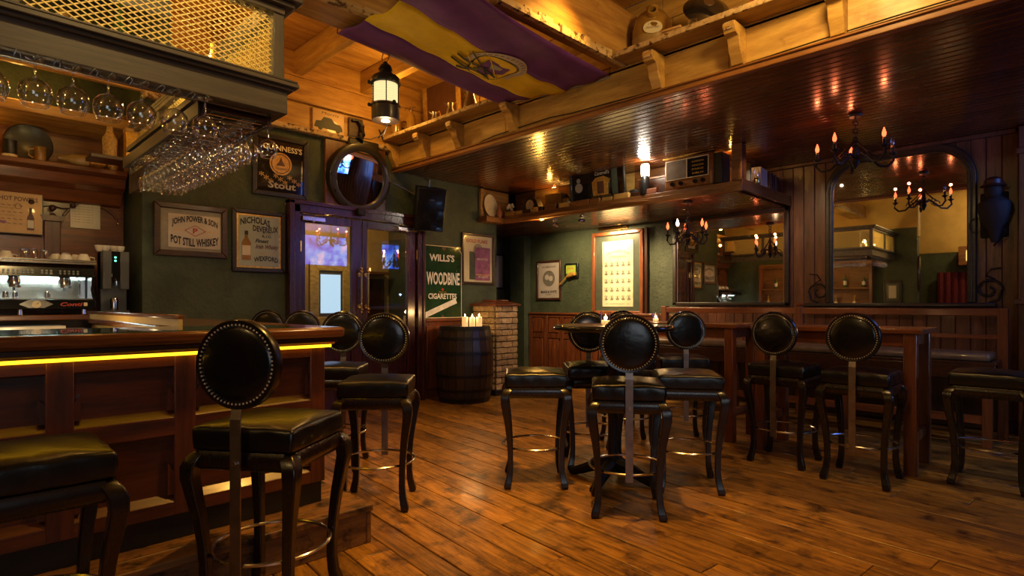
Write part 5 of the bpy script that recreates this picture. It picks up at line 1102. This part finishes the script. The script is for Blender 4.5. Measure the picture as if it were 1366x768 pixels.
names = ['balloon wine glass cut by the left edge, hanging under the canopy', 'balloon glass, second from the left in the front row', 'balloon glass, third from the left in the front row', 'balloon glass, fourth from the left in the front row', 'balloon glass, fifth from the left in the front row', 'balloon glass, sixth from the left in front, before the wire rack', 'balloon glass hanging at the head of the wire rack']
for i, x in enumerate((.155, .285, .405, .525, .645, .775, .905)): hung_glass(x, 2.93, 2.19 , 1.0, True, names[i], 'balloon glasses in the front row')
fr = thing('front_glass_rail', (0, 0, 0), 'wire rail under the canopy front holding the row of balloon glasses', 'glass rail')
for k in range(16):
    x = -.02 + k * .0612; MB().tube([(x, 2.96, 2.198), (x, 2.88, 2.192), (x + .006, 2.87, 2.18), (x + .012, 2.88, 2.184), (x + .02, 2.96, 2.19)], .0022, 5).build('wire', 'steel', fr, smooth=True)
MB().box(-.1, 1.2, 2.955, 2.965, 2.183, 2.20).build('rail', 'steel', fr)
rk = thing('glass_rack', (0, 0, 0), 'hanging wire rack with a dark side rail, crowded with upside-down wine glasses', 'glass rack')
box('side_rail', 'black_paint', rk, .895, .915, 3.0, 4.55, 2.13, 2.20, bevel=.004); box('side_rail', 'dark_wood', rk, 1.225, 1.245, 3.0, 4.55, 2.15, 2.20, bevel=.004)
for y in (3.0, 3.8, 4.52): box('cross_rail', 'dark_wood', rk, .915, 1.23, y, y + .03, 2.165, 2.197, bevel=.003)
for k in range(15):
    y = 3.06 + k * .098; MB().tube([(1.22, y, 2.165), (.96, y, 2.162), (.93, y, 2.15), (.912, y, 2.115), (.925, y + .02, 2.10), (.945, y + .035, 2.115), (.96, y + .045, 2.16), (1.22, y + .045, 2.163)], .0026, 5).build('wire', 'steel', rk, smooth=True)
for k, x in enumerate((.97, 1.04, 1.11, 1.18)): MB().tube([(x, 3.0, 2.168), (x, 4.53, 2.168)], .0028, 5).build('runner', 'steel', rk, smooth=True)
rowname = ('nearest the bar', 'second from the bar', 'third from the bar', 'on the room side')
for r_, x in enumerate((1.0, 1.065, 1.13, 1.195)):
    n = 25 if r_ else 20
    for k in range(n):
        y = 3.10 + k * .092 + (r_ % 2) * .04 + (0 if r_ else .25)
        if y > 4.52: break
        hung_glass(x, y, 2.158, 1.0, False, 'small wine glass hanging upside down in the wire rack row ' + rowname[r_], 'small wine glasses in rack row ' + str(r_ + 1) + ', ' + rowname[r_], parts=False)
hung_glass(1.235, 3.02, 2.15, .85, True, 'single round wine glass hanging at the canopy corner, before the brewery mirror', 'balloon glasses in the front row')

# ================================================================ BACK BAR CONTENTS
def wt(name, loc, label, cat, rot=0, group=None): return thing(name, loc, label, cat, rot, group)
t = wt('espresso_machine', (.30, 6.30, 1.137), 'wide black and chrome espresso machine with a lit steel bay, on the back bar', 'espresso machine')
x0, x1 = -.85 + .3, .70
MB().box(x0, x1, -.20, .30, .05, .12).box(x0, x1, .12, .30, .12, .42).build('body', 'black_gloss', t, bevel=.008)
box('front_panel', 'black_gloss', t, x0, x1, -.215, -.20, .045, .125, bevel=.004)
box('drip_tray', 'steel', t, x0 + .02, x1 - .02, -.18, .12, .12, .135); box('splash_back', 'steel', t, x0 + .02, x1 - .03, .10, .12, .135, .35)
MB().prism([(-.20, .125), (-.12, .125), (.12, .125), (.12, .44), (-.10, .44), (-.10, .35), (-.16, .33), (-.10, .2)], 'x', x1 - .02, x1 + .01).build('side_panel', 'black_gloss', t, bevel=.004)
MB().prism([(-.17, .315), (-.155, .40), (.12, .42), (.12, .315)], 'x', x0, x1).build('control_panel', 'black_gloss', t, bevel=.006)
MB().box(x0 - .01, x1 + .01, -.19, .28, .425, .445).box(x0 - .01, x1 + .01, -.19, -.18, .445, .465).build('cup_warmer', 'steel', t, bevel=.004)
box('light_strip', 'cool_strip', t, x0 + .03, x1 - .04, .03, .05, .305, .313)
lamp('machine_light', 'AREA', (.35, 6.28, 1.44), 5, (.75, 1, .95), 1.0, (.35, 6.38, 1.15), size_y=.03)
for k in range(17):
    if k in (7, 11): continue
    MB().lathe([(.009, -.006), (.009, .0)], 10, (.10 + k * .03, -.168, .365), 'y').lathe([(.009, -.006), (.009, .0)], 10, (.10 + k * .03, -.171, .345), 'y').build('button', 'steel', t)
for x in (.17, .50):
    g = MB().lathe([(.04, .25), (.045, .27), (.045, .31), (.03, .32)], 16, (x, -.08, 0)).build('group_head', 'chrome', t, smooth=True)
    MB().lathe([(.034, .225), (.036, .25)], 14, (x, -.08, 0)).tube([(x, -.11, .24), (x + .02, -.22, .23)], [.009, .013], 8).tube([(x, -.08, .23), (x, -.08, .20)], .01, 6).build('portafilter', 'chrome', g, smooth=True)
MB().tube([(x1 - .12, -.10, .32), (x1 - .10, -.14, .28), (x1 - .11, -.15, .16)], .005, 6).build('steam_wand', 'chrome', t, smooth=True)
for x in (x0 + .05, .20, .62): MB().lathe([(.022, 0), (.018, .045)], 12, (x, -.17, 0)).build('foot', 'chrome', t, smooth=True)
MB().lathe([(.03, -.225), (.03, -.21)], 20, (.30, 0, .085), 'y').build('gauge', 'cream_paint', t); MB().prism([(.19, .085), (.25, .12), (.35, .12), (.41, .085), (.35, .055), (.25, .055)], 'y', -.219, -.212).build('gauge_plate', 'steel', t); MB().bar((.30, -.227, .085), (.315, -.227, .10), .004, .002, up=(0, 1, 0)).build('gauge_needle', 'ink', t)
text('Conti', t, 'ink_red', .53, .085, .15, .032, -.218, slant=.3, bold=.03); box('badge', 'cream_paint', t, .615, .64, -.219, -.215, .07, .10); text('Compact', t, 'cream_paint', .03, .095, .09, .018, -.218, slant=.2)
for i, (x, y) in enumerate(((.34, 6.30), (.40, 6.32), (.60, 6.24))):
    g = wt('milk_jug', (x + .08, y - .05, 1.272), ('small steel jug in the machine bay, left', 'small steel jug in the machine bay, middle', 'small steel jug in the machine bay, right')[i], 'jug', 0, 'steel jugs in the espresso machine'); MB().lathe([(.022, 0), (.024, .01), (.020, .04), (.022, .055)], 14).build('body', 'chrome', g, smooth=True)
def cup(x, y, z, label, rot, mat='white_china', group='cups on the espresso machine', up=False, tip=0, s=1.0):
    t = wt('coffee_cup', (x, y, z), label, 'cup', (tip, 0, rot), group); sg = 1 if up else -1; o = 0 if up else .062 * s
    P = [(.022, 0), (.024, .004), (.036, .025), (.041, .05), (.042, .062), (.038, .058), (.030, .02), (.001, .006)]
    MB().lathe([(r * s, o + sg * z_ * s) for r, z_ in P], 20, cap=False).build('bowl', mat, t, smooth=True, angle=70); MB().tube([(.040 * s, 0, o + sg * .05 * s), (.062 * s, 0, o + sg * .05 * s), (.062 * s, 0, o + sg * .025 * s), (.036 * s, 0, o + sg * .02 * s)], .005, 6).build('cup_handle', mat, t, smooth=True); return t
zc = 1.137 + .446
for i, (x, y, r_, tp, lb) in enumerate(((.42, 6.24, .4, .1, 'white cup upside down at the left end of the machine top'), (.76, 6.30, 2.2, -.25, 'white cup upside down right of the tumblers on the machine top'), (.80, 6.18, .2, .35, 'white cup tipped at the front of the pile on the machine top'), (.885, 6.30, 1.0, .15, 'white cup at the back of the pile on the machine top'), (.93, 6.19, -.3, .05, 'white cup at the right end of the machine top'), (.36, 6.30, .4, .1, 'white cup behind the leftmost one on the machine top'))):
    cup(x, y, zc, lb, r_, tip=tp, s=1.25)
for i, (x, y) in enumerate(((.53, 6.24), (.59, 6.20), (.67, 6.25), (.55, 6.33))):
    t = wt('glass_tumbler', (x, y, zc), ('clear tumbler upside down, leftmost on the machine top', 'clear tumbler upside down, second from left on the machine top', 'clear tumbler upside down nearest the white cup pile', 'clear tumbler at the back of the machine top')[i], 'tumbler', 0, 'tumblers on the espresso machine'); MB().lathe([(.036, 0), (.030, .08), (.028, .095), (.0285, .1)], 16).build('glass_body', 'clear_glass', t, smooth=True); MB().torus((0, 0, .098), .028, .002, 18, 4).torus((0, 0, .002), .036, .0015, 18, 4).build('rim', 'steel', t)
t = wt('water_boiler', (1.15, 6.20, 1.137), 'tall grey drinks dispenser with green lights, right of the espresso machine', 'dispenser')
MB().box(-.09, -.025, -.06, .18, .22, .56).box(.04, .11, -.06, .18, .22, .56).box(-.09, .11, .04, .18, .0, .56).build('case', 'grey_plastic', t, bevel=.006); box('centre_panel', 'black_gloss', t, -.024, .039, -.05, .05, .30, .56, bevel=.004); box('drip_base', 'grey_plastic', t, -.09, .11, -.07, .04, 0, .03, bevel=.004)
for z in (.475, .505): MB().lathe([(.008, -.053), (.008, -.05)], 10, (.005, 0, z), 'y').build('indicator_light', 'led_green', t)
MB().tube([(.005, -.04, .32), (.005, -.06, .29), (.005, -.06, .25)], .01, 8).build('spout', 'chrome', t, smooth=True); MB().lathe([(.03, .03), (.033, .12), (.028, .14)], 16, (.0, -.02, 0)).build('steel_cup', 'chrome', t, smooth=True)
for i, x in enumerate((1.045, 1.095, 1.155, 1.205)): cup(x + .005, 6.24, 1.137 + .561, ('patterned cup at the left on the grey dispenser, tallest', 'patterned cup second from left on the grey dispenser', 'patterned cup third from left on the grey dispenser', 'patterned cup at the right on the grey dispenser')[i], .5 * i, 'white_china' if i % 2 else 'paper', 'cups on the grey dispenser', up=True, s=.85)
t = wt('framed_menu', (.40, 6.66, 2.03), 'tan hot drinks poster reading HOT POWERS with a bottle, on the back bar', 'poster'); box('board', 'frame_black', t, -.31, .305, -.012, 0, -.19, .185, bevel=.003); box('print', 'paper_tan', t, -.30, .295, -.016, -.012, -.18, .175)
text("HOT POWERS", t, 'ink_brown', .135, .12, .26, .04, -.018, bold=.02)
for i, z in enumerate((.06, .0, -.06, -.10)): text('~ ~ ~ ~ ~ ~ ~', t, 'ink_brown', .03, z, .26, .01, -.018)
text('Cloves, lemon, brown sugar', t, 'ink_brown', .0, .035, .22, .012, -.018); text('boiling water and whiskey', t, 'ink_brown', .0, -.03, .22, .012, -.018)
MB().prism([(.19, -.15), (.24, -.15), (.24, -.04), (.225, 0), (.225, .05), (.205, .05), (.205, 0), (.19, -.04)], 'y', -.0185, -.016).build('bottle_print', 'ink_brown', t); box('bottle_label', 'paper', t, .193, .237, -.0195, -.0185, -.13, -.06); MB().torus((.13, -.017, .055), .022, .003, 14, 4, 'y').build('stag_print', 'ink_brown', t)
MB().prism([(-.05, -.07), (.05, -.08), (.06, -.10), (-.03, -.095)], 'y', -.0185, -.016).build('clove_print', 'violet', t)
t = wt('paper_notice', (1.02, 6.70, 2.09), 'white paper notice pinned on the dark back bar beside the poster', 'notice'); box('sheet', 'paper', t, -.115, .115, -.003, 0, -.15, .15)
for i in range(9): text('- -- --- - -- ---- --', t, 'ink_grey', -.02, .10 - i * .024, .16, .004, -.004)
text('NOTICE', t, 'ink_grey', 0, .13, .06, .01, -.004)
# cornice curios
cz = 2.472
t = wt('glass_jug', (.66, 6.45, cz), 'small amber glass jug on the back bar cornice', 'jug', 0, 'curios on the cornice'); MB().lathe([(.04, 0), (.045, .02), (.042, .11), (.048, .12)], 16).build('body', 'brown_glaze', t, smooth=True); MB().tube([(-.04, 0, .10), (-.075, 0, .09), (-.075, 0, .04), (-.045, 0, .02)], .006, 6).build('jug_handle', 'paper_tan', t, smooth=True)
t = wt('tankard', (.46, 6.45, cz), 'dark tankard with a pale base at the left of the cornice', 'tankard', 0, 'curios on the cornice'); MB().lathe([(.05, .02), (.048, .13), (.052, .14)], 16).build('body', 'frame_black', t, smooth=True); MB().lathe([(.052, 0), (.05, .02)], 16).build('base', 'cream_paint', t)
t = wt('round_tray', (.60, 6.64, cz), 'dark round tray standing behind the glass jug', 'tray', 0, 'curios on the cornice'); MB().lathe([(.16, -.01), (.17, -.015), (.175, 0), (.002, .005)], 32, (0, 0, .175), 'y').build('dish', 'frame_black', t, smooth=True)
t = wt('clay_flask', (.92, 6.45, cz), 'pale stoneware flask lying on its side on the cornice', 'flask', 0, 'curios on the cornice'); MB().lathe([(.02, -.14), (.025, -.08), (.05, -.04), (.055, .08), (.03, .10)], 16, (0, 0, .055), 'x').build('body', 'stone_glaze', t, smooth=True)
t = wt('brass_bowl', (1.06, 6.50, cz), 'low brass bowl with a loop handle on the cornice', 'bowl', 0, 'curios on the cornice'); MB().lathe([(.04, 0), (.09, .035), (.095, .06)], 20).build('bowl', 'gold_paint', t, smooth=True); MB().torus((0, 0, .08), .045, .006, 18, 6, 'y').build('loop_handle', 'brass', t, smooth=True)
t = wt('amber_vase', (1.19, 6.43, cz), 'amber glass vase with a pinched waist at the right end of the cornice', 'vase', 0, 'curios on the cornice'); MB().lathe([(.03, 0), (.045, .03), (.04, .06), (.02, .075), (.035, .11), (.052, .15)], 20).build('body', 'brown_glaze', t, smooth=True)
t = wt('wicker_basket', (1.12, 6.02, 2.60), 'tall wicker and gilt things on the shelf at the end of the cornice', 'basket'); 
bpy.data.objects.remove(t)
bs = thing('side_shelf', (1.20, 5.78, 0), 'dark side shelf behind the glass rack holding gilt boxes', 'shelf'); box('shelf_board', 'dark_wood', bs, -.30, .13, -.10, .14, 2.42, 2.45, bevel=.004); box('bracket', 'dark_wood', bs, .10, .13, -.05, .10, 2.25, 2.42)
t = wt('wicker_basket', (1.05, 5.80, 2.452), 'wicker bottle basket on the side shelf behind the glass rack', 'basket'); MB().lathe([(.05, 0), (.055, .16), (.03, .2), (.02, .26)], 14).build('body', 'wicker', t, smooth=True)
t = wt('gilt_box', (1.20, 5.80, 2.452), 'upright gilt box on the side shelf beside the wicker basket', 'box'); box('body', 'gold_paint', t, -.045, .045, -.05, .05, 0, .24, bevel=.005); box('lid', 'paper_tan', t, -.048, .048, -.053, .053, .24, .27, bevel=.004)
# under-counter things
t = wt('white_crate', (.45, 5.75, .93), 'cream plastic glass crate behind the bar', 'crate'); MB().box(-.30, .28, -.15, .13, .10, .125).build('rim', 'white_china', t, bevel=.004)
for x in (-.28, -.09, .10, .25): box('crate_rib', 'paper_cream', t, x, x + .03, -.14, -.125, 0, .10)
box('body', 'paper_cream', t, -.28, .26, -.125, .11, 0, .10)
t = wt('back_sink', (.45, 5.72, 0), 'low steel sink unit under the cream crate behind the bar', 'sink unit'); box('cabinet', 'dark_wood', t, -1.0, .45, -.22, .20, 0, .90); box('steel_top', 'steel', t, -1.0, .45, -.22, .20, .90, .925, bevel=.004)
t = wt('wicker_tray', (.80, 5.75, .927), 'yellow wicker tray behind the bar beside the cream crate', 'tray'); box('base', 'wicker', t, -.05, .09, -.18, .16, 0, .10, bevel=.01); MB().torus((.02, -.01, .105), .001, .001, 5, 4).build('rim', 'gold_paint', t)
t = wt('napkin_stack', (1.05, 5.30, 1.108), 'short stack of white napkins on the inner edge of the bar return', 'napkins'); box('stack', 'paper', t, -.05, .05, -.05, .05, 0, .03, bevel=.003)
# candle glasses on tables, small table items
def tealight(x, y, z, label):
    t = thing('candle_holder', (x, y, z), label, 'candle holder', 0, 'glass candle holders'); MB().lathe([(.030, 0), (.034, .01), (.036, .085), (.0375, .088)], 20, cap=False).build('glass_cup', 'clear_glass', t, smooth=True); MB().lathe([(.028, .002), (.028, .03)], 16).build('wax', 'wax', t)
    MB().lathe([(.001, .03), (.006, .042), (.004, .056), (.001, .07)], 8).build('flame', 'flame', t, smooth=True); lamp('candle_light', 'POINT', (x, y, z + .06), 1.2, (1, .5, .2), .015)
tealight(*W(.64, 3.92), 1.082, 'clear glass candle holder with a lit tealight on the round table')
tealight(5.15, 3.05, 1.047, 'glass candle holder on the long table before the square mirror'); tealight(5.12, 1.20, 1.047, 'glass candle holder on the long table before the arched mirror')
# lobby picture behind the door panes; the shelf stands in for a reflection
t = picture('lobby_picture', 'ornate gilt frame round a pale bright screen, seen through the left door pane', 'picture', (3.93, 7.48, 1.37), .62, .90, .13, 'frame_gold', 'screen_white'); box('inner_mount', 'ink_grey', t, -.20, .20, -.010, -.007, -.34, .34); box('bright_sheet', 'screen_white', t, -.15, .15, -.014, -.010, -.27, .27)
t = thing('pane_reflection_shelf', (4.55, 7.42, 0), 'small wooden shelf with candles standing in for the reflection in the right door pane', 'shelf'); box('shelf_board', 'shelf_wood_x', t, -.28, .22, -.14, .07, 1.66, 1.70, bevel=.004); box('panel', 'dark_wood_z', t, -.1, .24, .03, .07, .2, 1.6)  # added shelf, imitates a reflection in the pane
for i, x in enumerate((4.36, 4.48)):
    g = thing('candle_jar', (x, 7.36, 1.702), ('little candle jar on the reflection shelf, left', 'little candle jar on the reflection shelf, right')[i], 'candle', 0, 'candle jars of the reflection shelf'); MB().lathe([(.02, 0), (.022, .05)], 12).build('body', 'lit_panel', g, smooth=True)

# ================================================================ BAR END WALL, SEEN IN THE MIRRORS
g = thing('bottle_gantry', (-.69, 4.6, 0), 'wooden bottle gantry with two shelves on the green wall behind the bar', 'gantry')
box('back_panel', 'shelf_wood', g, .0, .02, -1.3, 1.2, 1.1, 2.2); box('arch_beam', 'shelf_wood', g, .02, .20, -1.3, 1.2, 2.12, 2.22, bevel=.01)
for y in (-1.3, -.1, 1.14): box('upright', 'red_wood_z', g, .02, .20, y, y + .06, 1.1, 2.12, bevel=.004)
for z in (1.12, 1.58): box('shelf_board', 'shelf_wood', g, .02, .22, -1.24, 1.14, z, z + .03, bevel=.004)
tn = ('squat', 'tall', 'slim', 'round', 'square-shouldered', 'long-necked')
for i in range(12):
    y = 3.48 + i * .19; lo = i % 2
    t = thing('spirit_bottle', (-.57, y + (.03 if i > 5 else 0), 1.152 if lo else 1.612), tn[i // 2] + (' amber' if lo else ' green') + ' spirit bottle on the ' + ('lower' if lo else 'upper') + ' shelf of the gantry', 'bottle', 0, 'spirit bottles on the gantry')
    h = .26 + .02 * (i % 3); MB().lathe([(.035, 0), (.037, .01), (.037, h * .6), (.014, h * .75), (.013, h)], 14).build('glass_body', 'brown_glaze' if lo else 'bottle_green', t, smooth=True); MB().lathe([(.0375, h * .2), (.0375, h * .5)], 14, cap=False).build('paper_label', 'paper', t, smooth=True)
lamp('gantry_light', 'POINT', (-.35, 4.6, 2.0), 4, AMBER, .02)
picture('framed_picture', 'framed pale portrait photograph on the end of the green bar wall', 'picture', (-.685, 2.95, 1.50), .36, .5, .05, 'frame_black', 'mat_green', PI / 2, mw=.06, sheet='paper')
